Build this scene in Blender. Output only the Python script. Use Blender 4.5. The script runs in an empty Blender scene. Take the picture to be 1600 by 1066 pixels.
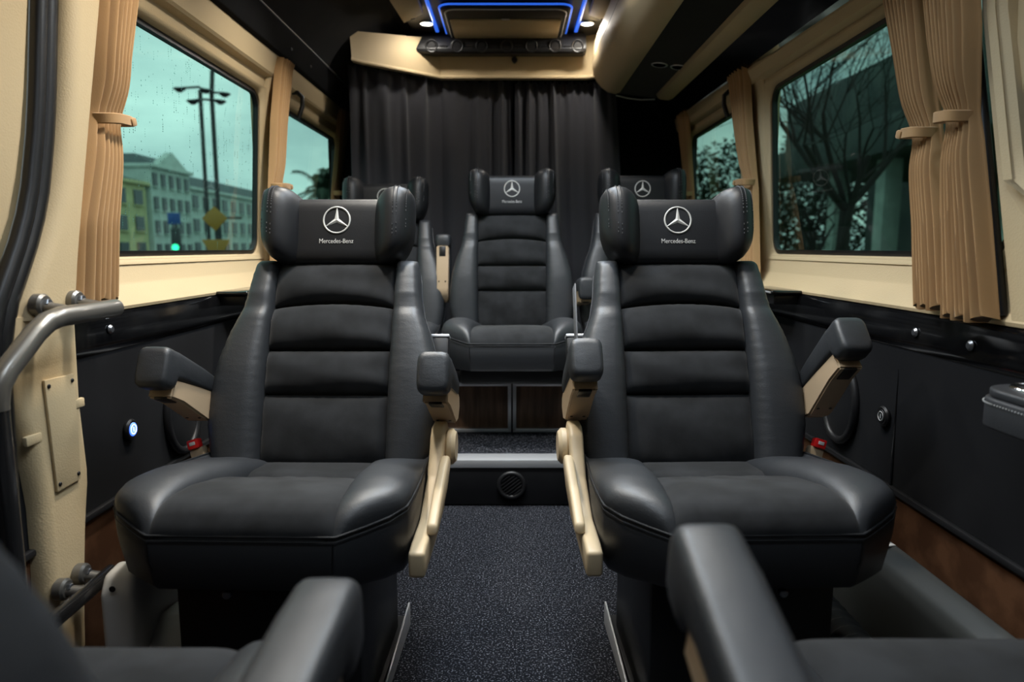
import bpy, bmesh, math, random
from math import sin, cos, pi, radians as R, sqrt, atan2, exp
from mathutils import Vector as V, Matrix
random.seed(7)
C = bpy.context.scene.collection
sc = bpy.context.scene

# ------------------------------------------------------------------ camera, world, exposure
cam = bpy.data.objects.new('camera', bpy.data.cameras.new('camera'))
C.objects.link(cam)
cam.location = (0, 0, .9)
cam.rotation_euler = (R(90 - 7.74), 0, 0)
cam.data.sensor_width = 36
cam.data.lens = 24.0
cam.data.clip_start = .02
cam.data.clip_end = 600
cam.data.dof.use_dof = True
cam.data.dof.focus_distance = 1.62
cam.data.dof.aperture_fstop = 3.0
sc.camera = cam
sc.view_settings.view_transform = 'Standard'
sc.view_settings.look = 'None'
sc.view_settings.gamma = 1
sc.view_settings.exposure = 0
sc.view_settings.use_curve_mapping = False
sc.cycles.use_denoising = True
sc.cycles.max_bounces = 10
sc.cycles.transparent_max_bounces = 16

world = bpy.data.worlds.new('overcast_sky')
sc.world = world
world.use_nodes = True
wn, wl = world.node_tree.nodes, world.node_tree.links
wn.clear()
w_out = wn.new('ShaderNodeOutputWorld'); w_bg = wn.new('ShaderNodeBackground')
w_tc = wn.new('ShaderNodeTexCoord'); w_map = wn.new('ShaderNodeMapping')
w_map.inputs['Scale'].default_value = (1.6, 1.6, 4.5)
w_map.inputs['Location'].default_value = (.35, .1, .2)
w_no = wn.new('ShaderNodeTexNoise'); w_no.inputs['Scale'].default_value = 2.2; w_no.inputs['Detail'].default_value = 5
w_ramp = wn.new('ShaderNodeValToRGB')
w_ramp.color_ramp.elements[0].position = .32; w_ramp.color_ramp.elements[0].color = (.30, .36, .38, 1)
w_ramp.color_ramp.elements[1].position = .70; w_ramp.color_ramp.elements[1].color = (.80, .86, .80, 1)
wl.new(w_tc.outputs['Generated'], w_map.inputs['Vector']); wl.new(w_map.outputs['Vector'], w_no.inputs['Vector'])
wl.new(w_no.outputs['Fac'], w_ramp.inputs['Fac']); wl.new(w_ramp.outputs['Color'], w_bg.inputs['Color'])
wl.new(w_bg.outputs['Background'], w_out.inputs['Surface'])
w_bg.inputs['Strength'].default_value = 1.85

def area(name, loc, size, power, color=(1, .93, .82), size_y=None, rot=(0, 0, 0), spread=None):
    l = bpy.data.lights.new(name, 'AREA')
    l.shape = 'RECTANGLE' if size_y else 'DISK'
    l.size = size
    if size_y: l.size_y = size_y
    l.energy = power; l.color = color
    if spread: l.spread = R(spread)
    o = bpy.data.objects.new(name, l); C.objects.link(o); o.location = loc; o.rotation_euler = rot
    return o
WARM = (1, .93, .82); COOL = (.76, .88, 1.0)
# unseen downlights repeating the rear pair, plus cool panel lights added to brighten the cabin
for i, yy in enumerate((.35, 1.45, 2.2)):
    for x, k in ((-.42, 1.12), (.30, .6)):
        area('ceiling_lamp', (x, yy, 1.86), .10, k * (.5, 7.0, 6.6)[i], WARM, spread=125)
for yy, p in ((.55, 4.6), (1.55, 9.2), (2.25, 8.6)):
    area('added_panel_light', (0, yy, 1.87), .30, p, COOL, .45, spread=135)

# ------------------------------------------------------------------ materials
def mat(name, col, rough=.5, metal=0, spec=.5, bump=None, mottle=None, speck=None, sheen=0, coat=0, emit=None, aniso=None):
    m = bpy.data.materials.new(name); m.use_nodes = True
    n, l = m.node_tree.nodes, m.node_tree.links
    b = n['Principled BSDF']
    b.inputs['Base Color'].default_value = (*col, 1); b.inputs['Roughness'].default_value = rough
    b.inputs['Metallic'].default_value = metal; b.inputs['Specular IOR Level'].default_value = spec
    if sheen: b.inputs['Sheen Weight'].default_value = sheen; b.inputs['Sheen Roughness'].default_value = .5
    if coat: b.inputs['Coat Weight'].default_value = coat; b.inputs['Coat Roughness'].default_value = .06
    if emit:
        b.inputs['Emission Color'].default_value = (*emit[0], 1); b.inputs['Emission Strength'].default_value = emit[1]
    tc = n.new('ShaderNodeTexCoord')
    def noise(scale, detail=3, vec=None, sc3=None):
        t = n.new('ShaderNodeTexNoise'); t.inputs['Scale'].default_value = scale; t.inputs['Detail'].default_value = detail
        src = tc.outputs['Object']
        if sc3:
            mp = n.new('ShaderNodeMapping'); mp.inputs['Scale'].default_value = sc3
            l.new(src, mp.inputs['Vector']); src = mp.outputs['Vector']
        l.new(src, t.inputs['Vector']); return t
    if mottle:   # (scale, colour2, lo, hi[, stretch])
        t = noise(mottle[0], 4, sc3=mottle[4] if len(mottle) > 4 else None)
        r = n.new('ShaderNodeValToRGB')
        r.color_ramp.elements[0].position = mottle[2]; r.color_ramp.elements[0].color = (*col, 1)
        r.color_ramp.elements[1].position = mottle[3]; r.color_ramp.elements[1].color = (*mottle[1], 1)
        l.new(t.outputs['Fac'], r.inputs['Fac']); l.new(r.outputs['Color'], b.inputs['Base Color'])
    if bump:     # list of (scale, strength, distance, kind)
        prev = None
        for k in bump:
            if len(k) > 3 and k[3] == 'v':
                t = n.new('ShaderNodeTexVoronoi'); t.inputs['Scale'].default_value = k[0]
                l.new(tc.outputs['Object'], t.inputs['Vector']); o = t.outputs['Distance']
            else:
                t = noise(k[0], 4, sc3=k[4] if len(k) > 4 else None); o = t.outputs['Fac']
            bp = n.new('ShaderNodeBump'); bp.inputs['Strength'].default_value = k[1]; bp.inputs['Distance'].default_value = k[2]
            l.new(o, bp.inputs['Height'])
            if prev: l.new(prev.outputs['Normal'], bp.inputs['Normal'])
            prev = bp
        l.new(prev.outputs['Normal'], b.inputs['Normal'])
    return m

M = {}
M['leather'] = mat('black_leather', (.0235, .026, .030), .47, spec=.55, bump=[(420, .22, .0006, 'v'), (14, .35, .004), (38, .15, .002, 'n', (1, 1, 3))])
M['piping'] = mat('piping_leather', (.012, .013, .015), .62, spec=.3)
M['leather_dark'] = mat('skirt_leather', (.025, .027, .031), .50, spec=.45, bump=[(420, .22, .0006, 'v'), (12, .2, .003)])
M['headleather'] = mat('headrest_leather', (.0070, .0077, .0094), .45, spec=.38, bump=[(420, .18, .0005, 'v'), (14, .2, .003)])
M['suede'] = mat('black_suede', (.0095, .0103, .0114), .85, spec=.18, sheen=.12, mottle=(15, (.020, .0215, .024), .36, .66), bump=[(600, .25, .0006), (18, .3, .003)])
M['roof_suede'] = mat('roof_suede', (.0055, .006, .007), .95, spec=.1, sheen=.08, mottle=(7, (.009, .0095, .011), .4, .65), bump=[(500, .2, .0005)])
M['panel'] = mat('side_panel_suede', (.0042, .0045, .0058), .85, spec=.12, sheen=.02, mottle=(6, (.0065, .007, .0085), .4, .65), bump=[(500, .2, .0005)])
M['gloss'] = mat('gloss_black_trim', (.004, .004, .0045), .12, spec=.5, mottle=(9, (.011, .0105, .010), .5, .7), coat=.15)
M['satin'] = mat('satin_black_plastic', (.010, .010, .011), .42, spec=.4)
M['rubber'] = mat('black_rubber', (.007, .007, .0075), .38, spec=.45)
M['cream'] = mat('cream_leatherette', (.54, .42, .25), .62, spec=.3, bump=[(260, .3, .0008, 'v')])
M['cream_plastic'] = mat('cream_plastic', (.53, .42, .27), .42, spec=.4, bump=[(500, .08, .0003)])
M['beige_wing'] = mat('beige_plastic', (.44, .33, .215), .4, spec=.4)
M['cloth'] = mat('tan_cloth', (.41, .245, .112), .85, spec=.15, sheen=.2, bump=[(700, .35, .0006, 'n', (1, 1, .3))])
M['blackcloth'] = mat('black_curtain_cloth', (.045, .045, .052), .9, spec=.15, sheen=.15, bump=[(600, .3, .0006), (5, .2, .02, 'n', (1, 1, .3))])
M['carpet'] = mat('speckled_carpet', (.010, .0108, .014), .95, spec=.05, mottle=(230, (.22, .23, .27), .54, .72), bump=[(240, 1, .006)])
M['brown'] = mat('brown_suede', (.060, .026, .012), .9, spec=.08, mottle=(14, (.10, .046, .022), .4, .62), bump=[(400, .3, .0006)])
M['wood'] = mat('dark_walnut', (.065, .036, .021), .45, spec=.4, mottle=(9, (.15, .085, .050), .38, .66, (5, 5, .5)), bump=[(60, .12, .0006, 'n', (6, 6, .4))])
M['chrome'] = mat('chrome', (.75, .76, .78), .14, metal=1)
M['alu'] = mat('brushed_aluminium', (.62, .63, .65), .42, metal=.7)
M['steel'] = mat('grey_steel_tube', (.17, .16, .142), .34, metal=.6, coat=.35)
M['darksteel'] = mat('dark_steel_tube', (.05, .05, .052), .22, metal=.7, coat=.4)
M['bolt'] = mat('grey_bolt', (.25, .26, .28), .3, metal=.9)
M['red'] = mat('red_button', (.90, .02, .02), .35)
M['white'] = mat('white_plastic', (.72, .71, .68), .45, bump=[(300, .1, .0003)])
M['greyduct'] = mat('grey_duct', (.055, .057, .053), .5, spec=.35)
M['greyhose'] = mat('grey_hose', (.06, .065, .068), .5)
M['thread'] = mat('silver_thread', (.48, .48, .46), .5)
M['stitch'] = mat('grey_stitch', (.10, .10, .105), .6)
M['webbing'] = mat('grey_webbing', (.11, .115, .125), .6, bump=[(500, .4, .0006)])
M['led'] = mat('lamp_glow', (1, 1, 1), .4, emit=((1, .97, .88), 22))
M['blue'] = mat('blue_led_strip', (.1, .2, .9), .4, emit=((.03, .17, 1), .75))
M['blue_icon'] = mat('blue_lit_button', (.3, .5, 1), .4, emit=((.05, .16, 1), 1.6))
M['white_icon'] = mat('white_lit_icon', (.9, .95, 1), .4, emit=((.6, .75, 1), 1.6))
M['grey_icon'] = mat('grey_print', (.45, .46, .46), .5)
# glass: tinted pane, clear with a faint mirror
g = bpy.data.materials.new('teal_tinted_glass'); g.use_nodes = True
gn, gl = g.node_tree.nodes, g.node_tree.links
gn.remove(gn['Principled BSDF'])
gt = gn.new('ShaderNodeBsdfTransparent'); gt.inputs['Color'].default_value = (.60, .79, .76, 1)
gg = gn.new('ShaderNodeBsdfGlossy'); gg.inputs['Roughness'].default_value = .02
gf = gn.new('ShaderNodeFresnel'); gf.inputs['IOR'].default_value = 1.4
gm = gn.new('ShaderNodeMixShader')
gb = gn.new('ShaderNodeNewGeometry'); gx = gn.new('ShaderNodeMath'); gx.operation = 'SUBTRACT'; gx.inputs[0].default_value = 1
gy = gn.new('ShaderNodeMath'); gy.operation = 'MULTIPLY'
gl.new(gb.outputs['Backfacing'], gx.inputs[1]); gl.new(gx.outputs[0], gy.inputs[0]); gl.new(gf.outputs[0], gy.inputs[1])
gl.new(gy.outputs[0], gm.inputs[0]); gl.new(gt.outputs[0], gm.inputs[1]); gl.new(gg.outputs[0], gm.inputs[2])
gl.new(gm.outputs[0], gn['Material Output'].inputs[0])
M['glass'] = g
g2 = g.copy(); g2.name = 'dark_tinted_glass'
for q in g2.node_tree.nodes:
    if q.type == 'BSDF_TRANSPARENT': q.inputs['Color'].default_value = (.48, .64, .60, 1)
M['glass2'] = g2
# outdoors
M['asphalt'] = mat('asphalt', (.035, .037, .04), .7, mottle=(.5, (.06, .06, .062), .4, .6))
M['lawn'] = mat('lawn', (.05, .10, .03), .9, mottle=(.6, (.10, .16, .05), .4, .6))
M['stucco_yellow'] = mat('yellow_stucco', (.62, .58, .30), .9, mottle=(.8, (.52, .48, .26), .4, .6))
M['stucco_pale'] = mat('pale_stucco', (.60, .66, .60), .9, mottle=(.8, (.52, .57, .52), .4, .6))
M['stone'] = mat('pale_stone', (.46, .50, .47), .85, mottle=(1.5, (.36, .40, .38), .4, .6))
M['roofing'] = mat('slate_roof', (.085, .10, .105), .8)
M['darkglass'] = mat('dark_window', (.02, .025, .03), .2)
M['pole'] = mat('lamp_pole_paint', (.03, .033, .035), .5)
M['bark'] = mat('dark_bark', (.022, .019, .016), .9, bump=[(30, .5, .02)])
M['frond'] = mat('palm_frond', (.03, .05, .025), .7)
M['darkwall'] = mat('dark_facade', (.045, .055, .055), .8, mottle=(.6, (.075, .085, .08), .4, .6))
M['signyellow'] = mat('yellow_sign', (.42, .20, .02), .5)
M['signblue'] = mat('blue_sign', (.02, .08, .30), .5)
M['green_lamp'] = mat('green_signal', (.05, .8, .4), .4, emit=((.05, 1, .45), 3))

# ------------------------------------------------------------------ mesh builder
def sgp(a, e): return math.copysign(abs(a) ** e, a)
class MB:
    def __init__(s): s.v = []; s.f = []
    def add(s, vs, fs, T=None):
        o = len(s.v)
        s.v += [tuple(T @ V(p)) if T else tuple(p) for p in vs]
        s.f += [tuple(i + o for i in q) for q in fs]
    def loft(s, secs, closed=True, cap=True, ring=False):
        n = len(secs[0]); m = len(secs); fs = []
        for i in range(m if ring else m - 1):
            j2 = (i + 1) % m
            for j in range(n if closed else n - 1):
                k = (j + 1) % n
                fs.append((i * n + j, i * n + k, j2 * n + k, j2 * n + j))
        if cap and not ring:
            fs.append(tuple(range(n - 1, -1, -1))); fs.append(tuple(range((m - 1) * n, m * n)))
        s.add([p for q in secs for p in q], fs)
        return s
    def grid(s, fn, us, vs):
        nu, nv = len(us), len(vs)
        s.add([fn(u, v) for v in vs for u in us],
              [(j * nu + i, j * nu + i + 1, (j + 1) * nu + i + 1, (j + 1) * nu + i) for j in range(nv - 1) for i in range(nu - 1)])
        return s
    def tube(s, pts, r, n=12, closed=False, cap=True, flat=1.0):
        pts = [V(p) for p in pts]; m = len(pts); secs = []; up = None
        for i, p in enumerate(pts):
            a = pts[i - 1] if (i or closed) else p; b = pts[(i + 1) % m] if (i < m - 1 or closed) else p
            t = (b - a).normalized()
            if up is None:
                up = V((0, 0, 1)) if abs(t.z) < .9 else V((0, 1, 0))
            x = t.cross(up).normalized(); up = x.cross(t).normalized()
            rr = r[i] if isinstance(r, (list, tuple)) else r
            secs.append([p + x * (rr * cos(2 * pi * k / n)) + up * (rr * flat * sin(2 * pi * k / n)) for k in range(n)])
        return s.loft(secs, True, cap and not closed, closed)
    def bm(s, b, T=None):
        b.verts.index_update()
        s.add([v.co for v in b.verts], [[v.index for v in f.verts] for f in b.faces], T); b.free(); return s
    def box(s, c, sz, r=.004, seg=2, T=None, rot=None):
        b = bmesh.new(); bmesh.ops.create_cube(b, size=1)
        for v in b.verts: v.co = V((v.co.x * sz[0], v.co.y * sz[1], v.co.z * sz[2]))
        if r: bmesh.ops.bevel(b, geom=list(b.edges), offset=min(r, min(sz) * .45), segments=seg, affect='EDGES', profile=.5)
        Q = Matrix.Translation(V(c))
        if rot: Q = Q @ rot
        return s.bm(b, (T @ Q) if T else Q)
    def prism(s, poly, a, b, plane='yz', r=.003, seg=2):
        """polygon in a plane, extruded from a to b along the missing axis"""
        q = bmesh.new()
        def P(p, e): return {'yz': (e, p[0], p[1]), 'xz': (p[0], e, p[1]), 'xy': (p[0], p[1], e)}[plane]
        A = [q.verts.new(P(p, a)) for p in poly]; B = [q.verts.new(P(p, b)) for p in poly]
        n = len(poly); q.faces.new(A); q.faces.new(B[::-1])
        for i in range(n): q.faces.new((A[i], B[i], B[(i + 1) % n], A[(i + 1) % n]))
        bmesh.ops.recalc_face_normals(q, faces=list(q.faces))
        if r: bmesh.ops.bevel(q, geom=list(q.edges), offset=r, segments=seg, affect='EDGES', profile=.5, clamp_overlap=True)
        return s.bm(q)
    def cyl(s, c, ax, r, h, n=24, bev=.002, r2=None):
        c = V(c); ax = V(ax).normalized(); q = ax.to_track_quat('Z', 'Y').to_matrix().to_4x4(); T = Matrix.Translation(c) @ q
        r2 = r if r2 is None else r2
        rows = [(r - bev, 0), (r, bev), (r2, h - bev), (r2 - bev, h)]
        secs = [[tuple(T @ V((rr * cos(2 * pi * k / n), rr * sin(2 * pi * k / n), z))) for k in range(n)] for rr, z in rows]
        return s.loft(secs)
    def torus(s, c, ax, Rr, r, n=40, k=10):
        c = V(c); q = V(ax).normalized().to_track_quat('Z', 'Y').to_matrix().to_4x4(); T = Matrix.Translation(c) @ q
        return s.tube([T @ V((Rr * cos(2 * pi * i / n), Rr * sin(2 * pi * i / n), 0)) for i in range(n)], r, k, closed=True)
    def pillow(s, P, h, us, vs, back=.02, pu=6, pv=6, q=2.2, extra=None):
        """P(u,v) -> (point, normal); puffed top, flat underside"""
        def prof(t, p): return max(0, 1 - abs(2 * t - 1) ** p) ** (1 / q)
        nu, nv = len(us), len(vs)
        def top(u, v):
            p, n = P(u, v); e = extra(u, v) if extra else 0
            return V(p) + V(n) * (h * prof(u, pu) * prof(v, pv) + e)
        def bot(u, v):
            p, n = P(u, v); return V(p) - V(n) * back
        s.grid(top, us, vs)
        o = len(s.v); s.grid(bot, us, vs)
        nf = (nu - 1) * (nv - 1)
        s.f[-nf:] = [q_[::-1] for q_ in s.f[-nf:]]
        t0 = o - nu * nv
        rim = [j for j in range(nu)] + [j * nu + nu - 1 for j in range(1, nv)] + [(nv - 1) * nu + j for j in range(nu - 2, -1, -1)] + [j * nu for j in range(nv - 2, 0, -1)]
        for i in range(len(rim)):
            a, b = rim[i], rim[(i + 1) % len(rim)]
            s.f.append((t0 + a, o + a, o + b, t0 + b))
        return s
    def mesh(s, name, m, angle=40, recalc=True):
        me = bpy.data.meshes.new(name)
        me.from_pydata([tuple(p) for p in s.v], [], s.f)
        if recalc:
            b = bmesh.new(); b.from_mesh(me); bmesh.ops.recalc_face_normals(b, faces=list(b.faces)); b.to_mesh(me); b.free()
        for p in me.polygons: p.use_smooth = True
        me.set_sharp_from_angle(angle=R(angle))
        if m: me.materials.append(m)
        return me
    def build(s, name, m, parent=None, angle=40, loc=None, label=None, recalc=True):
        if isinstance(parent, (int, float)): parent, angle = None, parent
        return put(name, s.mesh(name, M[m] if isinstance(m, str) else m, angle, recalc), parent, loc, label)

def put(name, me, parent=None, loc=None, label=None):
    o = bpy.data.objects.new(name, me); C.objects.link(o)
    if parent: o.parent = parent
    if loc: o.location = loc
    if label: o['label'] = label
    return o
def empty(name, loc, rz=0):
    o = bpy.data.objects.new(name, None); C.objects.link(o); o.location = loc; o.rotation_euler = (0, 0, rz)
    o.empty_display_size = .05
    return o
def tag(o, label=None, cat=None, group=None, kind=None):
    if label: o['label'] = label
    if cat: o['category'] = cat
    if group: o['group'] = group
    if kind: o['kind'] = kind
    return o
def thing(name, label, cat, loc=(0, 0, 0), rz=0, group=None): return tag(empty(name, loc, rz), label, cat, group)
def children(o): return [c for c in C.objects if c.parent == o]
def copy_tree(o, parent=None):
    c = o.copy(); C.objects.link(c)
    if parent: c.parent = parent
    for ch in children(o): copy_tree(ch, c)
    return c
def struct(o): o['kind'] = 'structure'; return o
def lin(a, b, n): return [a + (b - a) * i / (n - 1) for i in range(n)]
def ease(n): return [.5 - .5 * cos(pi * i / (n - 1)) for i in range(n)]
def lerp(pts, t):
    if t <= pts[0][0]: return pts[0][1]
    for (a, x), (b, y) in zip(pts, pts[1:]):
        if t <= b:
            k = (t - a) / (b - a); k = k * k * (3 - 2 * k); return x + (y - x) * k
    return pts[-1][1]
def pl(pts, t):
    if t <= pts[0][0]: return pts[0][1]
    for (a, x), (b, y) in zip(pts, pts[1:]):
        if t <= b: return x + (y - x) * (t - a) / (b - a)
    return pts[-1][1]
def arc(cx, cy, r, a0, a1, n): return [(cx + r * cos(R(a0 + (a1 - a0) * i / n)), cy + r * sin(R(a0 + (a1 - a0) * i / n))) for i in range(n + 1)]
def rrect(x0, y0, x1, y1, r, n=6):
    return arc(x1 - r, y1 - r, r, 0, 90, n) + arc(x0 + r, y1 - r, r, 90, 180, n) + arc(x0 + r, y0 + r, r, 180, 270, n) + arc(x1 - r, y0 + r, r, 270, 360, n)

# ------------------------------------------------------------------ the van's shell (setting)
def XW(z):   # inner wall half-width by height
    return pl([(0, .89), (.35, .875), (.70, .87), (.77, .87), (.82, .90), (.873, .92), (1.455, .885), (1.47, .87), (1.59, .83), (1.68, .80), (1.88, .60)], z)
def wall_strip(s, zs, y0, y1, th=.03, ny=2, dx=0, yf=None):
    """a slab that follows the wall profile between heights zs"""
    mb = MB(); secs = []
    for y in lin(y0, y1, ny):
        zz = [yf(z, y) if yf else z for z in zs]
        secs.append([V((s * (XW(z0) + dx), y, z)) for z0, z in zip(zs, zz)] + [V((s * (XW(z0) + dx + th), y, z)) for z0, z in list(zip(zs, zz))[::-1]])
    return mb.loft(secs)
def joined(*mbs):
    r = MB()
    for q in mbs: r.add(q.v, q.f)
    return r

f = MB().box((0, 1.4, -.02), (2.1, 4.6, .04), 0); struct(f.build('floor', 'carpet'))
st = MB().box((0, 2.97, .085), (1.76, 1.29, .165), .006); struct(st.build('floor_step', 'carpet'))
rs = MB().box((0, 2.313, .078), (1.72, .016, .150), .003); struct(rs.build('trim_1', 'panel', label='black suede riser below the rear step'))
tr = MB().prism([(2.296, .142), (2.296, .170), (2.36, .174), (2.36, .168), (2.303, .166), (2.303, .142)], -.86, .86, 'yz', .001)
struct(tr.build('trim_2', 'alu', label='bright aluminium nosing along the carpeted step edge'))
for s, side in ((-1, 'left'), (1, 'right')):
    w = joined(wall_strip(s, (.36, .68), -.4, 3.62))
    struct(w.build('wall_' + side, 'panel', label='black suede lower wall on the %s' % side))
    struct(wall_strip(s, (-.02, .345), -.4, 3.62).build('baseboard_' + side, 'brown', label='brown suede strip along the foot of the %s wall' % side))
    struct(MB().box((s * .872, 1.61, .352), (.016, 4.02, .014), .004).build('trim_3' if s < 0 else 'trim_4', 'satin'))
    b = MB(); secs = []
    for y in (-.4, 3.62):
        pr = [(.905, .68), (.874, .676), (.866, .684), (.862, .70), (.862, .752), (.866, .762), (.905, .766)]
        secs.append([V((s * x, y, z)) for x, z in pr])
    struct(b.loft(secs).build('trim_5' if s < 0 else 'trim_6', 'gloss', label='gloss black belt rail along the %s wall' % side))
    # the sill shelf above the belt rail
    sill = MB(); secs = []
    for y in (-.4, 3.62):
        pr = [(.96, .765), (.868, .765), (.866, .772), (.897, .816), (.901, .822), (.909, .868), (.912, .876), (.935, .876), (.96, .87)]
        secs.append([V((s * x, y, z)) for x, z in pr])
    struct(sill.loft(secs).build('trim_7' if s < 0 else 'trim_8', 'cream', 30, label='cream window sill on the %s' % side))
# headers over the windows (the right one hangs lower towards the front)
def header(s, zlo):
    mb = MB(); secs = []
    for y in lin(-.4, 3.62, 12):
        z2 = zlo(y)
        q = z2 - 1.452
        pr = [(.885, 1.452), (.880, 1.456), (.874, 1.452 + .14 * q), (.872, 1.452 + .34 * q), (.852, 1.452 + .40 * q), (.846, 1.452 + .46 * q), (.834, z2 - .004), (.836, z2 + .004), (.90, z2 + .004), (.94, 1.50)]
        secs.append([V((s * x, y, z)) for x, z in pr])
    return mb.loft(secs)
hL = lambda y: pl([(0, 1.575), (3.6, 1.587)], y)
hR = lambda y: pl([(0, 1.485), (1.65, 1.50), (3.3, 1.547), (3.6, 1.55)], y)
struct(header(-1, hL).build('trim_9', 'cream', 25, label='cream header over the left windows'))
struct(header(1, hR).build('trim_10', 'cream', 25, label='cream header over the right windows'))
# left valance, piping and roof side
mb = MB(); secs = []
for y in (-.4, 3.62):
    secs.append([V((-x, y, z)) for x, z in [(.838, 1.578), (.822, 1.585), (.816, 1.592), (.793, 1.668), (.80, 1.676), (.84, 1.68), (.86, 1.59)]])
struct(mb.loft(secs).build('trim_11', 'panel', label='black valance strip above the left windows'))
struct(MB().tube([(-.795, y, 1.677) for y in lin(-.4, 3.55, 8)], .0035, 8).build('trim_12', 'alu', label='thin bright piping above the left valance'))
mb = MB(); secs = []
for y in lin(-.4, 3.62, 3):
    secs.append([V((x, y, z)) for x, z in [(-.80, 1.676), (-.74, 1.76), (-.66, 1.85), (-.55, 1.905), (-.53, 1.93), (.9, 1.93), (.9, 1.97), (-.58, 1.97), (-.70, 1.90), (-.84, 1.70)]])
struct(mb.loft(secs).build('ceiling', 'roof_suede', label='black suede ceiling'))
struct(MB().box((0, 3.66, .95), (1.9, .06, 2.0), 0).build('wall_back', 'panel', label='black rear partition wall'))
struct(MB().box((0, -.45, .95), (1.9, .06, 2.0), 0).build('wall_front', 'panel', label='dark partition at the front of the cabin'))
mb = MB(); secs = []
for y in (-.4, 3.62):
    secs.append([V((x, y, z)) for x, z in [(.745, 1.606), (.752, 1.598), (.828, hR(y) + .002), (.836, hR(y) + .006), (.93, hR(y) + .02), (.93, 1.94), (.745, 1.94)]])
struct(mb.loft(secs).build('trim_13', 'gloss', label='gloss black strip above the right windows'))

# windows: black seal, pane and cream frame with rounded corners on a leaning plane
def wpt(s, y, z, off=0):
    x = .92 + (.885 - .92) * (z - .873) / (1.455 - .873)
    return V((s * (x + off), y, z))
def window(n, s, y0, y1, r=.055, label='', glass='glass'):
    Z0, Z1 = .874, 1.452
    fr = MB()
    a = rrect(y0 + .012, Z0 + .006, y1 - .012, Z1 - .006, r); b = rrect(y0 - .004, Z0 - .004, y1 + .004, Z1 + .002, r * .9); c = rrect(y0 - .03, Z0 - .012, y1 + .03, Z1 + .01, .03)
    fr.loft([[wpt(s, *p, .012) for p in a], [wpt(s, *p, .000) for p in a], [wpt(s, *p, -.012) for p in b], [wpt(s, *p, -.016) for p in c], [wpt(s, *p, .02) for p in c]], ring=True)
    root = struct(fr.build('window_%d' % n, 'cream', 50, label=label))
    i0 = rrect(y0 + .026, Z0 + .020, y1 - .026, Z1 - .020, r * .85); i1 = rrect(y0 + .008, Z0 + .003, y1 - .008, Z1 - .003, r)
    sl = MB().loft([[wpt(s, *p, .006) for p in i1], [wpt(s, *p, .003) for p in i0], [wpt(s, *p, .020) for p in i0], [wpt(s, *p, .020) for p in i1]], ring=True)
    sl.build('window_seal', 'rubber', root, label='black rubber seal')
    k = rrect(y0 + .018, Z0 + .012, y1 - .018, Z1 - .012, r)
    MB().loft([[wpt(s, *p, .013) for p in k], [wpt(s, *p, .017) for p in k]]).build('pane', glass, root, 60, label='tinted glass pane')
    return root
window(1, -1, 1.36, 2.51, label='large front window on the left with raindrops')
window(2, -1, 2.72, 3.56, label='smaller rear window on the left')
window(3, 1, 1.26, 2.45, label='large front window on the right facing a bare tree', glass='glass2')
window(4, 1, 2.72, 3.50, label='smaller rear window on the right', glass='glass2')
M['drop'] = mat('water_drop', (.55, .75, .72), .05)
M['drop'].node_tree.nodes['Principled BSDF'].inputs['Transmission Weight'].default_value = 1
rnd = random.Random(12); dm = MB()
for k in range(420):
    y, z = rnd.uniform(1.42, 2.46), .90 + .53 * rnd.random() ** .7; n_ = rnd.choice((1, 1, 1, 2, 4, 6))
    for j in range(n_):
        rr = rnd.uniform(.0007, .0019); c = wpt(-1, y + rnd.uniform(-.001, .001), z - .006 * j, .0175)
        if c.z < .89: continue
        dm.add([c + V((-rr * .7, 0, 0)), c + V((0, rr, 0)), c + V((0, 0, rr * 1.5)), c + V((0, -rr, 0)), c + V((0, 0, -rr * 1.5))], [(0, 1, 2), (0, 2, 3), (0, 3, 4), (0, 4, 1), (4, 3, 2, 1)])
o = dm.build('raindrops', 'drop', bpy.data.objects['window_1'], label='fine raindrops on the outside of the pane'); o['kind'] = 'stuff'
# pillars between and behind the windows
def pillar(name, s, y0, y1, label, m='cream', dx=0.0):
    mb = MB(); secs = []
    for z in lin(.82, 1.60, 10):
        x = pl([(.82, .905), (1.455, .872), (1.60, .832)], z) - dx
        secs.append([V((s * (x + .03), y0 - .01, z)), V((s * (x + .004), y0, z)), V((s * (x - .004), y0 + .012, z)), V((s * (x - .004), (y0 + y1) / 2 - .01, z)), V((s * (x + .004), (y0 + y1) / 2, z)),
                     V((s * (x - .004), (y0 + y1) / 2 + .01, z)), V((s * (x - .004), y1 - .012, z)), V((s * (x + .004), y1, z)), V((s * (x + .03), y1 + .01, z)), V((s * max(.925, x + .04), y1 + .01, z)), V((s * max(.925, x + .04), y0 - .01, z))])
    return struct(mb.loft(secs).build(name, m, 35, label=label))
pillar('trim_14', -1, 2.515, 2.70, 'cream pillar between the left windows')
pillar('trim_15', 1, 2.455, 2.70, 'cream pillar between the right windows')
pillar('trim_16', -1, 3.57, 3.64, 'dark corner post behind the left rear window', 'panel')
pillar('trim_17', 1, 3.52, 3.64, 'dark corner post behind the right rear window', 'panel')

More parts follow.
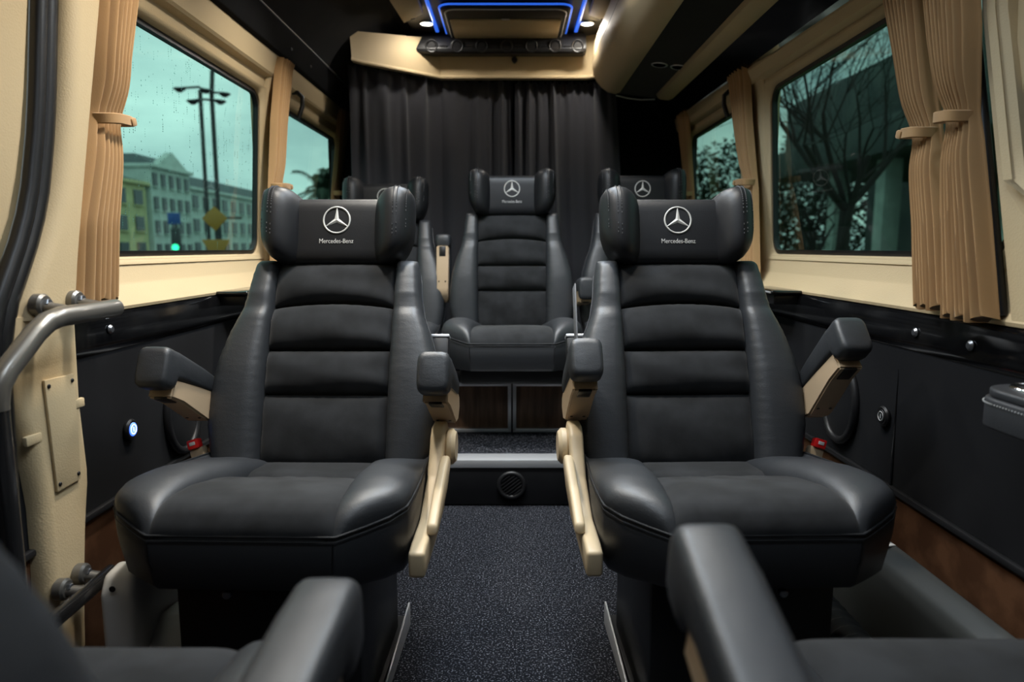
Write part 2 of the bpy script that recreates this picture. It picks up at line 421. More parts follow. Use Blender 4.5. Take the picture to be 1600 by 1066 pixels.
# front left: sliding door, its rubber seal and the cream door post
struct(MB().box((-.93, .42, .60), (.05, 1.55, 1.28), .01).build('door_1', 'satin', label='dark lower part of the sliding door on the left'))
sp = [(1.95, 1.43), (1.37, 1.337), (1.176, 1.305), (1.09, 1.287), (1.0, 1.262), (.94, 1.238), (.887, 1.208), (.84, 1.178), (.80, 1.153), (.72, 1.127), (.4, 1.11), (.05, 1.12)]
def sealy(z): return pl(sorted(sp), z)
def post_path(rows, x_in, x_out, ry=.03, nx=6):
    """upright trim: rows = (z, y0, y1, x) rounded towards the cabin"""
    mb = MB(); secs = []
    for z, y0, y1, x in rows:
        q = [(-x_out, y0), (-(x + .03), y0)] + [(-(x + .03 * (1 - sin(R(a)))), y0 + .03 * (1 - cos(R(a)))) for a in (20, 45, 70, 90)]
        q += [(-(x + .02 * (1 - sin(R(a)))), y1 - .02 * (1 - cos(R(a)))) for a in (90, 65, 40, 15)] + [(-x_out, y1)]
        secs.append([V((px, py, z)) for px, py in q])
    return mb.loft(secs)
rows = [(z, sealy(z) + .020, pl([(.78, 1.315), (.89, 1.335), (1.14, 1.395), (1.385, 1.455), (1.94, 1.57)], z), .835 - .02 * (z - .8)) for z in lin(.775, 1.93, 24)]
struct(post_path(rows, 0, .97).build('trim_18', 'cream', 50, label='cream upper door post at the left edge'))
rows = [(z, pl([(.10, 1.170), (.22, 1.175), (.44, 1.175), (.55, 1.16), (.62, 1.135), (.78, 1.14)], z), pl([(.10, 1.27), (.24, 1.285), (.36, 1.305), (.45, 1.325), (.60, 1.318), (.76, 1.325)], z), .845) for z in lin(.12, .782, 24)]
post = struct(post_path(rows, 0, .96).build('trim_19', 'cream', 50, label='narrow cream lower door post with a screwed hatch'))
for yz, l in (((1.172, .565), .0), ((1.300, .60), .0)):
    MB().box((-.848, yz[0], yz[1]), (.010, .040, .018), .003).build('strap_clip', 'cream', post)
# access hatch with four screws
h = thing('access_hatch', 'cream rectangular hatch cover with four dark screws on the door post', 'hatch cover', (-.845, 1.245, .56))
hp = [(1.205, .665), (1.290, .662), (1.283, .455), (1.213, .452)]
MB().prism([(a - 1.245, b - .56) for a, b in hp], .0, .006, 'yz', .0025).build('plate', 'cream', h)
for a, b in ((1.214, .652), (1.280, .650), (1.275, .468), (1.220, .466)):
    MB().cyl((.005, a - 1.245, b - .56), (1, 0, 0), .0042, .003, 12, .001).build('screw', 'rubber', h)
# rubber door seal: two ridges running down the post edge
zs = lin(1.93, .03, 40)
seal = MB()
for dy, rr in ((.006, .017), (-.018, .015)):
    seal.tube([(-.862 + .004 * (dy < -.02), sealy(z) + dy, z) for z in zs], rr, 10)
struct(seal.build('trim_20', 'rubber', label='black rubber door seal curving down the left post'))
mb = MB(); secs = []
for z in lin(.80, 1.93, 16):
    y1 = sealy(z) - .034; x = .862 + .02 * (1.2 - z)
    secs.append([V((-.95, -.38, z)), V((-x - .015, -.38, z)), V((-x, -.3, z)), V((-x, y1 - .02, z)), V((-x - .012, y1, z)), V((-.95, y1, z))])
struct(mb.loft(secs).build('door_2', 'cream', 50, label='cream upper panel of the sliding door at the far left'))

# front right: cream corner post and black tube standing in for the dark gap by the curtains
mb = MB(); secs = []
for z in lin(.775, 1.93, 20):
    y1 = pl([(.775, 1.20), (1.37, 1.36), (1.93, 1.40)], z); y0 = pl([(.775, .70), (.9, .92), (.97, 1.12), (1.0, 1.185), (1.334, 1.276), (1.94, 1.33)], z)
    a, b = y0 + (y1 - y0) * .38, y0 + (y1 - y0) * .55
    secs.append([V((.97, y1, z)), V((.885, y1, z)), V((.868, y1 - .02, z)), V((.872, b + .01, z)), V((.882, b, z)), V((.882, a, z)), V((.862, a - .015, z)), V((.858, y0 + .03, z)), V((.875, y0, z)), V((.97, y0, z))])
struct(mb.loft(secs).build('trim_21', 'cream', 40, label='cream corner post beside the two right curtains'))
struct(MB().tube([(.868, pl([(.775, 1.205), (1.37, 1.365), (1.93, 1.405)], z), z) for z in lin(.78, 1.9, 12)], .011, 10).build('trim_22', 'rubber', label='black tube standing in for the dark gap beside the right corner post'))
struct(MB().box((.945, .38, 1.36), (.05, 1.72, 1.16), .01).build('trim_23', 'satin', label='dark wall at the far right edge'))

# rear header panel above the black curtain
hp = [(-.70, 3.12), (-.667, 3.165), (-.345, 3.44), (.36, 3.44), (.46, 3.38)]
mb = MB(); secs = []
for x, y in hp:
    zt = pl([(-.70, 1.835), (-.6, 1.845), (-.45, 1.885), (.46, 1.91)], x)
    d = V((0, 0, 0))
    secs.append([V((x, y - .012, 1.712)), V((x, y - .014, 1.718)), V((x, y - .006, 1.724)), V((x, y - .004, 1.728)), V((x, y - .03, zt)), V((x, y + .03, zt)), V((x, y + .03, 1.712))])
struct(mb.loft(secs).build('trim_24', 'cream', 25, label='cream header panel above the black rear curtain'))
k = thing('panel_knob', 'small dark round knob on the cream header panel', 'knob', (.012, 3.43, 1.785))
MB().cyl((0, 0, 0), (0, -1, .15), .008, .03, 16, .003).build('stem', 'satin', k)
MB().cyl((0, -.022, .004), (0, -1, .15), .014, .012, 18, .004).build('cap', 'satin', k)

# ------------------------------------------------------------------ roof console with its lamps and vents
con = thing('roof_console', 'black roof console with cream flaps and blue light strips', 'console', (0, 2.9, 1.9))
def cl(p): return (p[0], p[1] - 2.9, p[2] - 1.9)
MB().box((-.022, .22, .02), (.90, 1.16, .036), .012).build('body', 'satin', con)
for s in (-1, 1):
    q = [(-.50, 2.40), (-.487, 2.9), (-.473, 3.15), (-.375, 3.03), (-.375, 2.40)] if s < 0 else [(.46, 2.40), (.45, 2.9), (.432, 3.15), (.325, 3.05), (.325, 2.40)]
    fl = MB().prism([(x, y - 2.9) for x, y in q], -.024, -.002, 'xy', .004).build('cream_flap', 'cream', con, label='cream flap')
    MB().cyl((q[2][0] * .90, q[2][1] - 2.9 - .055, -.023), (0, 0, -1), .009, .004, 14, .001).build('screw', 'rubber', fl)
    MB().box((-.346 if s < 0 else .296, .06, -.004), (.016, .74, .010), .004).build('light_strip', 'blue', con, label='blue light strip')
# the dropped tray: dark frame with rounded near corners, blue outline, cream lid
fr = [(x, y) for x, y in rrect(-.300, .055, .246, .455, .05, 8)]
tray = MB().prism(fr, -.022, -.002, 'xy', .012, 3).build('tray', 'satin', con)
U = [p for p in arc(.246 - .05, .105, .05, 0, -90, 8)] + [p for p in arc(-.300 + .05, .105, .05, -90, -180, 8)]
U = [(.246, .44)] + U + [(-.300, .44)]
MB().tube([(x + (.004 if x > -.02 else -.004), y - .004, -.010) for x, y in U], .004, 8).build('light_outline', 'blue', tray, label='blue light outline')
MB().tube([(x * .93 - .002, y + .022, -.022) for x, y in U], .004, 8).build('silver_line', 'alu', tray)
MB().box((-.028, .325, -.024), (.48, .25, .012), .006).build('lid', 'cream', tray, label='cream lid')
MB().box((-.028, .185, -.028), (.035, .006, .006), .002).build('latch', 'alu', tray)
for x, pw, lab in ((-.383, 1.3, 'lit round ceiling lamp above the left rear seat'), (.338, 2.4, 'lit round ceiling lamp beside the luggage rack')):
    lp = thing('ceiling_lamp', lab, 'ceiling light', (x, 3.225, 1.902), group='round lamps in the roof console')
    MB().torus((0, 0, -.003), (0, 0, 1), .030, .005, 32, 8).build('bezel', 'chrome', lp)
    MB().cyl((0, 0, -.001), (0, 0, -1), .027, .004, 28, .001).build('diffuser', 'led', lp)
    area('ceiling_lamp_light', (x, 3.22, 1.89), .055, pw, WARM, rot=(R(-4), 0, 0))
# black bar with round vents in front of the header
bar = thing('air_vent_bar', 'black bar with a row of round air vents above the rear curtain', 'air vent', (-.03, 3.36, 1.85))
secs = []
for x in [-.50, -.492, -.48, -.2, .1, .30, .335, .342, .346]:
    e = 1 - .0 if -.485 < x < .338 else .86
    secs.append([V((x + .03, py, pz * e)) for py, pz in [(.04, -.047), (-.012, -.047), (-.022, -.040), (-.026, -.028), (-.012, .038), (-.004, .048), (.04, .05)]])
MB().loft(secs).build('body', 'satin', bar, 30)
for i, x in enumerate((-.375, -.255, -.14, -.025, .09, .2, .305)):
    t = V((0, -1, -.2))
    v = MB().torus((x + .03, -.026, -.016), t, .026, .0042, 28, 8); o = v.build('vent', 'satin', bar)
    MB().cyl((x + .03, -.017, -.016), t, .022, .010, 24, .004).build('vent_disc', 'satin', o)
    if i < 6: MB().tube([(x + .03 + .036, -.023, -.016), (x + .03 + .075, -.023, -.016)], .006, 8).build('rib', 'satin', bar)

# ------------------------------------------------------------------ luggage rack on the right
rack = thing('luggage_rack', 'cream edged luggage rack with a black underside on the right', 'luggage rack', (.58, 1.6, 1.7))
def rk(p): return V((p[0] - .58, p[1] - 1.6, p[2] - 1.7))
def rail_secs(pts, y0, y1, endr=.03):
    secs = []
    cx = sum(p[0] for p in pts) / len(pts); cz = sum(p[1] for p in pts) / len(pts)
    for y, k in ((y0, 1), (y1 - .05, 1), (y1 - .02, .97), (y1 - .006, .86), (y1, .70)):
        secs.append([rk((cx + (x - cx) * k, y, cz + (z - cz) * k)) for x, z in pts])
    return secs
lip = [(.385, 1.86), (.380, 1.80), (.378, 1.755), (.385, 1.715), (.400, 1.685), (.425, 1.655), (.455, 1.634), (.490, 1.625), (.510, 1.630), (.515, 1.65), (.50, 1.70), (.48, 1.80), (.48, 1.86)]
MB().loft(rail_secs(lip, -.38, 3.40)).build('front_lip', 'cream', rack, 35, label='rounded cream lip')
MB().tube([rk((.384, y, 1.775)) for y in lin(-.3, 3.38, 4)], .006, 8).build('lip_trim', 'chrome', rack, label='chrome strip')
MB().prism([(x - .58, z - 1.7) for x, z in [(.505, 1.634), (.69, 1.612), (.69, 1.66), (.505, 1.68)]], -1.98, 1.80, 'xz', .002).build('underside', 'roof_suede', rack, label='black suede underside')
rl = [(.674, 1.612), (.680, 1.598), (.695, 1.590), (.735, 1.586), (.750, 1.592), (.757, 1.604), (.755, 1.65), (.674, 1.65)]
MB().loft(rail_secs(rl, -.38, 3.34)).build('wall_rail', 'cream', rack, 35, label='cream rail along the wall side')
ru = MB().box((.045, 1.226, -.073), (.155, .115, .012), .005, rot=Matrix.Rotation(.118, 4, 'Y')).build('reading_light_unit', 'satin', rack)
for dx in (-.038, .038):
    o = MB().torus((.045 + dx, 1.24, -.081 - dx * .118), (.118, 0, 1), .030, .003, 28, 8).build('lamp_ring', 'alu', ru)
    MB().cyl((.045 + dx, 1.24, -.078 - dx * .118), (-.118, 0, -1), .026, .006, 24, .002).build('lamp_lens', 'gloss', ru)
MB().box((.045, -.52, -.073), (.155, .115, .012), .005, rot=Matrix.Rotation(.118, 4, 'Y')).build('reading_light_unit', 'satin', rack)
area('reading_lamp', (.625, 1.08, 1.612), .05, .6, COOL, rot=(0, R(4), 0), spread=150)
MB().tube([rk((.50, 3.41, 1.628)), rk((.56, 3.425, 1.618)), rk((.62, 3.43, 1.612)), rk((.69, 3.42, 1.612))], .003, 6).build('edge_cord', 'alu', rack)

# ------------------------------------------------------------------ seats (local: front edge at y=0, seat faces -y, z=0 on its floor)
NP = ease(30)
def txt_mesh():
    cu = bpy.data.curves.new('lettering', 'FONT'); cu.body = 'Mercedes-Benz'; cu.size = .0165; cu.extrude = .0006
    cu.align_x = 'CENTER'; cu.offset = -.0001; cu.space_character = 1.0
    o = bpy.data.objects.new('lettering_source', cu); C.objects.link(o)
    me = bpy.data.meshes.new_from_object(o.evaluated_get(bpy.context.evaluated_depsgraph_get()))
    C.objects.unlink(o); bpy.data.objects.remove(o)
    xs = [v.co.x for v in me.vertices]; w = max(xs) - min(xs)
    for v in me.vertices: v.co.x *= .084 / w
    me.materials.clear(); me.materials.append(M['thread']); me.name = 'lettering'
    return me
LETTER = txt_mesh()
def emblem_mesh():
    mb = MB().torus((0, 0, 0), (0, 0, 1), .0325, .0022, 48, 8)
    for k in range(3):
        a = R(90 + 120 * k); d = V((cos(a), sin(a), 0)); n = V((-sin(a), cos(a), 0)); up = V((0, 0, 1))
        tip = d * .0315; w1 = V((cos(a + R(60)), sin(a + R(60)), 0)) * .0062; w2 = V((cos(a - R(60)), sin(a - R(60)), 0)) * .0062
        mb.add([tip + n * .0008, tip - n * .0008, w2, V((0, 0, 0)), w1, V((0, 0, .0022)), tip * .98 + up * .0012], [(0, 4, 5, 6), (6, 5, 2, 1), (0, 6, 1), (4, 3, 5), (3, 2, 5), (1, 2, 3, 4, 0)])
    return mb.mesh('emblem', M['thread'], 25)
EMBLEM = emblem_mesh()

def cushion_outline(y):   # outer half-width of the cushion by depth
    return pl([(0, .158), (.006, .168), (.025, .196), (.05, .232), (.068, .252), (.085, .262), (.11, .267), (.16, .269), (.22, .267), (.40, .256), (.475, .246)], y)
def piping_z(y): return pl([(0, .398), (.03, .407), (.07, .420), (.13, .433), (.30, .440), (.475, .430)], y)

def make_seat(root, recline=22, cdx=0, front=.030, aisle=1, arms=((1, 33), (-1, 4)), base='pedestal', buckle=True, cover=True, emblem=True, belt=False, L=.515):
    r = R(recline); y0, z0 = .445, .385
    fz = lambda y: front * max(0, 1 - y / .46)
    def BP(x, t, n):
        b = .020 * sin(pi * min(1, max(0, t * 1.05)))
        n += b
        return V((x, y0 + t * L * sin(r) - n * cos(r), z0 + t * L * cos(r) + n * sin(r)))
    BN = V((0, -cos(r), sin(r)))
    # --- cushion: two suede pads in the middle
    def cz(y): return pl([(0, .392), (.012, .418), (.035, .436), (.07, .440), (.12, .438), (.2, .426), (.27, .409), (.318, .402), (.40, .400), (.47, .398)], y) + fz(y)
    def cpad(ya, yb):
        def P(u, v):
            y = ya + (yb - ya) * v; x = (u - .5) * 2 * .157
            dz = (cz(y + .004) - cz(y - .004)) / .008
            return V((x + cdx, y, cz(y) - .012)), V((0, -dz, 1)).normalized()
        return P
    us, vs = ease(36), ease(36)
    wr = lambda u, v: .0016 * sin(34 * u + 3 * sin(7 * v)) * sin(pi * u) * exp(-((v - .9) / .22) ** 2) + .0012 * sin(9 * u + 21 * v) * sin(pi * u) * sin(pi * v)
    MB().pillow(cpad(.0, .318), .026, us, vs, .02, 10, 3.6, 2.0, wr).build('seat_pad', 'suede', root, 60)
    MB().pillow(cpad(.320, .475), .024, us, ease(20), .02, 10, 4, 2.2).build('seat_pad', 'suede', root, 60)
    # --- cushion side bolsters
    for s in (-1, 1):
        mb = MB(); secs = []
        ys = [0, .003, .008, .015, .025, .04, .06, .085] + lin(.115, .43, 14) + [.447, .46, .468, .474]
        for y in ys:
            xo = cushion_outline(y); xi = pl([(0, .152), (.1, .148), (.2, .138), (.35, .122), (.474, .108)], y); zp = piping_z(y) + fz(y) * .9
            e = min(1, sqrt(max(.0, 1 - (1 - min(1, y / .10)) ** 2))) ; e2 = sqrt(max(0.02, 1 - max(0, (y - .43) / .046) ** 2))
            zi = cz(y) - .010
            crown = pl([(0, .402), (.012, .430), (.03, .452), (.06, .468), (.12, .478), (.2, .474), (.3, .456), (.4, .434), (.474, .405)], y) + fz(y) * .5
            sec = []
            for k in range(17):
                a = pi * k / 16
                c_, s_ = cos(a), sin(a)
                x = (xi + xo) / 2 - (xo - xi) / 2 * sgp(c_, .92)
                rim = zi + (zp - zi) * (k / 16)
                g = .0018 * sin(y * 150 + k) * exp(-((y - .36) / .07) ** 2) * max(0, 1 - k / 7)
                z = rim + (crown - rim) * sgp(s_, .82) * e2 + g
                sec.append(V((s * x + cdx, y, z)))
            sec += [V((s * (xo - .004) + cdx, y, zp - .014)), V((s * xi + cdx, y, zi - .03))]
            secs.append(sec)
        mb.loft(secs).build('seat_bolster', 'leather', root, 55)
    # --- skirt with piping round the front
    out = [(x, 0.0) for x in lin(-.155, .155, 9)]
    half = [(cushion_outline(y), y) for y in (0.0006, .002, .004, .008, .012, .03, .055, .09, .14, .22, .30, .40, .47)]
    path = [(-x, y) for x, y in half[::-1]] + out + half
    pz = lambda y: piping_z(y) + fz(y) * .9
    secs = []
    for x, y in path:
        zp = pz(y) - .001; b_ = fz(y) * .9
        secs.append([V((q * x + cdx, y + d_, z_)) for q, d_, z_ in ((1.0, 0, zp), (1.006, -.004, zp - .02), (.998, -.003, (zp + .31 + b_) / 2), (.970, .005, .308 + b_), (.955, .013, .297 + b_), (.86, .03, .295 + b_), (.86, .03, zp - .02))])
    sk = MB().loft(secs, True, True).build('seat_skirt', 'leather_dark', root, 35)
    MB().tube([(x * 1.003 + cdx, y - .001, pz(y)) for x, y in path], .0024, 8).tube([(x * 1.007 + cdx, y - .0045, pz(y) - .007) for x, y in path], .0009, 6).build('piping', 'piping', sk)
    for x in (-.156, .156):
        MB().tube([(x * 1.0 + cdx, -.0045, .385 + front), (x * .99 + cdx, -.0042, .35 + front), (x * .965 + cdx, .004, .322 + front)], .0012, 6).build('seam', 'rubber', sk)
    # --- under the cushion
    if base == 'pedestal':
        p = MB().box((0, .26, .155), (.34, .34, .30), .01).box((0, .26, .010), (.36, .42, .022), .004)
        po = p.build('pedestal', 'satin', root)
        MB().prism([(.04, .004), (.04, .02), (.46, .06), (.46, .004)], aisle * .188, aisle * .192, 'yz', .0005).build('rail_edge', 'alu', po, label='bright rail edge')
        MB().cyl((-aisle * .06, .075, .29), (0, -1, 0), .008, .02, 14).build('adjuster', 'bolt', po)
    else:
        MB().box((0, .28, .275), (.40, .34, .09), .01).build('pedestal', 'satin', root)
    # --- backrest shell, bolsters and pads
    def W(t): return pl([(0, .245), (.08, .258), (.2, .268), (.35, .268), (.5, .257), (.62, .240), (.72, .220), (.82, .210), (.92, .205), (1, .198)], t)
    secs = []
    for t in [-.03, -.01, .02] + lin(.08, .92, 16) + [.97, 1.0, 1.015]:
        e = sqrt(max(.08, 1 - max(0, (t - .9) / .12) ** 2)); w = (W(t) - .012) * (1 if t < .97 else .93)
        sec = []
        for k in range(28):
            a = 2 * pi * k / 28
            sec.append(BP(w * sgp(cos(a), .35), t, -.058 + .046 * e * sgp(sin(a), .5)))
        secs.append(sec)
    sh = MB().loft(secs).build('backrest', 'leather_dark', root, 60)
    TB = [.012, .348, .556, .768, 1.0]
    for s in (-1, 1):
        mb = MB(); secs = []
        for t in [0, .006, .016, .03] + lin(.05, .94, 50) + [.96, .975, .99, 1.0, 1.006]:
            xi, xo = .146, W(t)
            e = min(1, sqrt(max(.03, 1 - max(0, (t - .955) / .053) ** 2))) * min(1, sqrt(max(.06, 1 - max(0, (.035 - t) / .036) ** 2)))
            crease = 1 - .18 * exp(-((t - .765) / .012) ** 2) - .14 * exp(-((t - .735) / .010) ** 2) - .10 * exp(-((t - .79) / .010) ** 2)
            puff = (.036 + .022 * pl([(0, 1), (.45, .9), (.8, .45), (1, .25)], t)) * crease
            sec = []
            for k in range(28):
                a = 2 * pi * k / 28
                c_, s_ = cos(a), sin(a)
                x = (xi + xo) / 2 + (xo - xi) / 2 * sgp(c_, .62)
                n = (puff * sgp(s_, .62) if s_ > 0 else .055 * sgp(s_, .5)) * e - .004
                if s_ > 0:
                    n += .0013 * sin(t * 210 + 2 * s) * exp(-((x - xi) / .022) ** 2) * e
                    n += .0010 * sin(t * 130 + 1) * exp(-((x - xo) / .02) ** 2) * e
                sec.append(BP(s * x, t, n))
            secs.append(sec)
        bo = mb.loft(secs).build('back_bolster', 'leather', root, 60)
        MB().tube([BP(s * (W(t) + .001), t, -.018) for t in lin(.03, .95, 30)], .0016, 6).build('seam', 'leather_dark', bo)
    for i in range(4):
        ta, tb = TB[i] + .003, TB[i + 1] - .003
        def P(u, v, ta=ta, tb=tb, i=i):
            x = (u - .5) * 2 * .150; arch = 1 - (2 * u - 1) ** 2
            a = ta + (.024 * arch - .005 if i == 3 else 0); b = tb + (.024 * arch - .005 if i == 2 else 0)
            return BP(x, a + (b - a) * v, -.002), BN
        wr2 = lambda u, v: .0012 * sin(60 * u + 4 * v) * (exp(-(v / .12) ** 2) + exp(-((1 - v) / .12) ** 2)) * sin(pi * u) + .0016 * sin(5 * u + 9 * v + i)
        h = (.026, .030, .034, .034)[i]
        MB().pillow(P, h, ease(40), ease(28), .02, 9 if i < 3 else 6, 2.6, 1.9, wr2).build('back_pad', 'suede', root, 60)
    # --- headrest
    def HP(x, h, n):
        return V((x, y0 + L * sin(r) + h * sin(r * .6) - n * cos(r * .6) + .004, z0 + L * cos(r) + h * cos(r * .6) + n * sin(r * .6) - .006))
    secs = []
    for x in lin(-.104, .104, 11):
        sec = []
        for k in range(36):
            a = 2 * pi * k / 36
            sec.append(HP(x, .081 + .085 * sgp(sin(a), .34), -.016 + .056 * sgp(cos(a), .40)))
        secs.append(sec)
    hd = MB().loft(secs).build('headrest', 'headleather', root, 60)
    ST = [(.092, .0, .164, .036, -.066), (.098, -.001, .169, .046, -.066), (.106, -.002, .176, .060, -.066), (.116, -.003, .183, .074, -.065), (.130, -.002, .188, .084, -.062), (.145, .003, .190, .088, -.058),
          (.158, .012, .189, .086, -.052), (.169, .025, .186, .078, -.043), (.178, .041, .181, .067, -.032), (.185, .060, .173, .052, -.018), (.189, .080, .158, .038, .0), (.1905, .105, .135, .024, .014)]
    def hsec(i, k, m=36, lift=0):
        x, h0, h1, nf, nb = i
        a = 2 * pi * k / m
        return x, (h0 + h1) / 2 + ((h1 - h0) / 2 + lift) * sgp(sin(a), .56), (nf + nb) / 2 + ((nf - nb) / 2 + lift) * sgp(cos(a), .55)
    def stat(x):
        return (x,) + tuple(pl([(q[0], q[j]) for q in ST], x) for j in range(1, 5))
    xs_ = [q[0] for q in ST]
    for s in (-1, 1):
        secs = []
        for i in ST:
            secs.append([HP(s * x, h, n) for x, h, n in (hsec(i, k) for k in range(36))])
        wg = MB().loft(secs).build('headrest_wing', 'headleather', hd, 60)
        for row in ((.147,), (.156,), (.176,)):
          stt = MB()
          for x in row:
            for j in range(30):
                p = HP(*[(s * q if m == 0 else q) for m, q in enumerate(hsec(stat(x), -1 + 12 * j / 29, 36, .0006))])
                stt.box(p, (.0014, .0036, .0036), 0)
          stt.build('stitching', 'stitch', wg)
    if emblem:
        n_ax = (HP(0, 0, 1) - HP(0, 0, 0)).normalized(); u_ax = (HP(0, 1, 0) - HP(0, 0, 0)).normalized()
        Q = Matrix((V((1, 0, 0)), u_ax, n_ax)).transposed().to_4x4()
        for me, h in ((EMBLEM, .106), (LETTER, .048)):
            o = put(me.name, me, hd); o.matrix_local = Matrix.Translation(HP(0, h, .0405)) @ Q
    # --- armrests: a black pad over a beige frame, hinged on the backrest side
    for k, (s, ang, *more) in enumerate(arms):
        dx, hy, hz, ks = more or (0, .49, .555, .84)
        c = s * (.284 + dx)
        a = R(ang)
        def A(al, n, x, c=c, hy=hy, hz=hz, a=a, ks=ks):
            al *= ks
            return V((c + x, hy - al * cos(a) + n * sin(a), hz + al * sin(a) + n * cos(a)))
        secs = []
        for al, lo, hi, w in [(.0, .004, .030, .018), (.004, .002, .036, .024), (.02, .0, .042, .029), (.10, -.002, .048, .031), (.20, -.006, .052, .032), (.236, -.010, .053, .033), (.244, -.030, .053, .0335), (.26, -.034, .053, .0335), (.284, -.034, .053, .0335), (.294, -.032, .051, .0325), (.299, -.028, .047, .030), (.3015, -.02, .038, .025)]:
            sec = []
            for q in range(24):
                t = 2 * pi * q / 24
                sec.append(A(al, (lo + hi) / 2 + (hi - lo) / 2 * sgp(sin(t), .42), w * sgp(cos(t), .42)))
            secs.append(sec)
        ar = MB().loft(secs).build('armrest', 'leather', root, 50)
        poly = [(-.045, -.016), (-.03, .006), (.0, .012), (.236, -.004), (.240, -.046), (.18, -.046), (.03, -.064), (-.02, -.050)]
        fm = MB(); bmv = bmesh.new()
        Af = [bmv.verts.new(A(p, q, -.026)) for p, q in poly]; Bf = [bmv.verts.new(A(p, q, .026)) for p, q in poly]
        bmv.faces.new(Af); bmv.faces.new(Bf[::-1])
        for i in range(len(poly)): bmv.faces.new((Af[i], Bf[i], Bf[(i + 1) % len(poly)], Af[(i + 1) % len(poly)]))
        bmesh.ops.recalc_face_normals(bmv, faces=list(bmv.faces)); bmesh.ops.bevel(bmv, geom=list(bmv.edges), offset=.004, segments=2, affect='EDGES')
        fo = fm.bm(bmv).build('armrest_frame', 'beige_wing', ar, label='beige armrest frame')
        T = Matrix.Translation(A(0, 0, 0)) @ Matrix((V((1, 0, 0)), V((0, -cos(a), sin(a))), V((0, sin(a), cos(a))))).transposed().to_4x4()
        MB().box((0, .178, -.0455), (.028, .042, .006), .002, T=T).build('slot', 'rubber', fo, label='dark slot')
        for dx in (-.014, .014): MB().cyl(T @ V((dx, .05, -.060)), T.to_3x3() @ V((0, -.12, -1)), .0035, .002, 10, .0006).build('screw', 'rubber', fo)
        MB().cyl(A(.0, -.022, (.024 if s * 1 < 0 else -.024)), (-s, 0, 0), .022, .014, 24, .005).build('hinge_button', 'cream_plastic', fo)
    # --- beige hinge cover and recline lever on the aisle side
    if cover:
        x0 = aisle * .262
        cv = [(.07, .318), (.07, .366), (.105, .372), (.20, .378), (.30, .425), (.34, .470), (.36, .500), (.385, .515), (.43, .515), (.455, .49), (.46, .45), (.44, .41), (.40, .36), (.34, .335), (.22, .322)]
        co = MB().prism(cv, x0, x0 + aisle * .030, 'yz', .007, 3).build('hinge_cover', 'cream_plastic', root, label='cream hinge cover')
        MB().cyl((x0 + aisle * .026, .405, .462), (aisle, 0, 0), .040, .026, 32, .008).build('recline_knob', 'cream_plastic', co)
        MB().prism([(.13, .372), (.135, .392), (.22, .425), (.34, .462), (.37, .44), (.30, .40), (.20, .375)], x0 + aisle * .024, x0 + aisle * .044, 'yz', .006, 3).build('recline_lever', 'cream_plastic', co)
    if buckle:
        bx = -aisle * .283
        T = Matrix.Translation((bx, .44, .405)) @ Matrix.Rotation(R(-18) * aisle, 4, 'Y') @ Matrix.Rotation(R(-14), 4, 'X')
        bk = MB().box((0, .004, -.02), (.034, .026, .12), .006, T=T).build('belt_buckle', 'beige_wing', root, label='beige belt buckle stalk')
        MB().box((0, -.006, .048), (.028, .020, .022), .003, T=T).build('release_button', 'red', bk, label='red release button')
        MB().box((0, -.017, .049), (.014, .002, .008), .0008, T=T).build('button_mark', 'white', bk)
    if belt:
        MB().box((0, 0, 0), (.004, .045, .20), .001, T=Matrix.Translation(BP(aisle * .254, .70, -.030)) @ Matrix.Rotation(-r, 4, 'X')).build('seat_belt', 'webbing', root, label='grey belt webbing')
    if cover:
        T = Matrix.Translation(BP(aisle * .238, .60, -.135)) @ Matrix.Rotation(-r, 4, 'X')
        tb = MB().box((0, 0, 0), (.06, .03, .09), .006, T=T).build('tray_bracket', 'satin', root, label='black bracket of the folded seat-back tray')
        MB().box((0, 0, .047), (.062, .034, .008), .002, T=T).build('bracket_cap', 'alu', tb)
    return root

def seat(label, loc, rz=0, group=None, **k):
    t = thing('passenger_seat', label, 'seat', loc, rz, group)
    make_seat(t, **k); return t
seat('black leather seat left of the aisle, its window-side armrest lowered level', (-.448, 1.08, 0), rz=R(-1.5), cdx=-.004, aisle=1, arms=((1, 22), (-1, 24)), group='front row of black leather seats')
seat('black leather seat right of the aisle, its window-side armrest tilted halfway up', (.426, 1.085, 0), rz=R(1.5), cdx=.004, aisle=-1, arms=((-1, 29, -.016, .49, .555, .84), (1, 41, .005, .49, .555, .84)), belt=True, group='front row of black leather seats')
seat('middle seat of the rear row, facing down the aisle above the wooden doors', (0, 2.40, .165), recline=10, front=.0, L=.50, aisle=1, arms=(), base='plinth', cover=False, buckle=False, group='rear row of black leather seats').scale = (.97, 1, 1)
seat('rear row seat on the left, with a beige armrest folded upright', (-.545, 2.42, .15), recline=16, front=.0, L=.50, aisle=1, arms=((1, 98, -.023, .49, .555, .84),), base='plinth', cover=False, buckle=False, group='rear row of black leather seats').scale = (.97, 1, 1)
seat('rear row seat on the right, mostly hidden behind the front seat', (.545, 2.40, .165), recline=10, front=.0, L=.50, aisle=-1, arms=((-1, 4, -.023, .49, .555, .84),), base='plinth', cover=False, buckle=False, group='rear row of black leather seats').scale = (.97, 1, 1)
seat('blurred nearest seat at the bottom left, seen over its armrest and back edge', (-.465, .765, 0), rz=pi, recline=8, front=.0, aisle=-1, arms=((-1, 1, .002, .43, .526, 1),), cover=False, buckle=False, emblem=False, group='nearest seats facing away')
seat('blurred nearest seat at the bottom right, with a broad armrest tilted up', (.470, .760, 0), rz=pi, recline=30, front=.015, aisle=1, arms=((1, 13, .008, .44, .535, 1),), cover=False, buckle=False, emblem=False, group='nearest seats facing away')

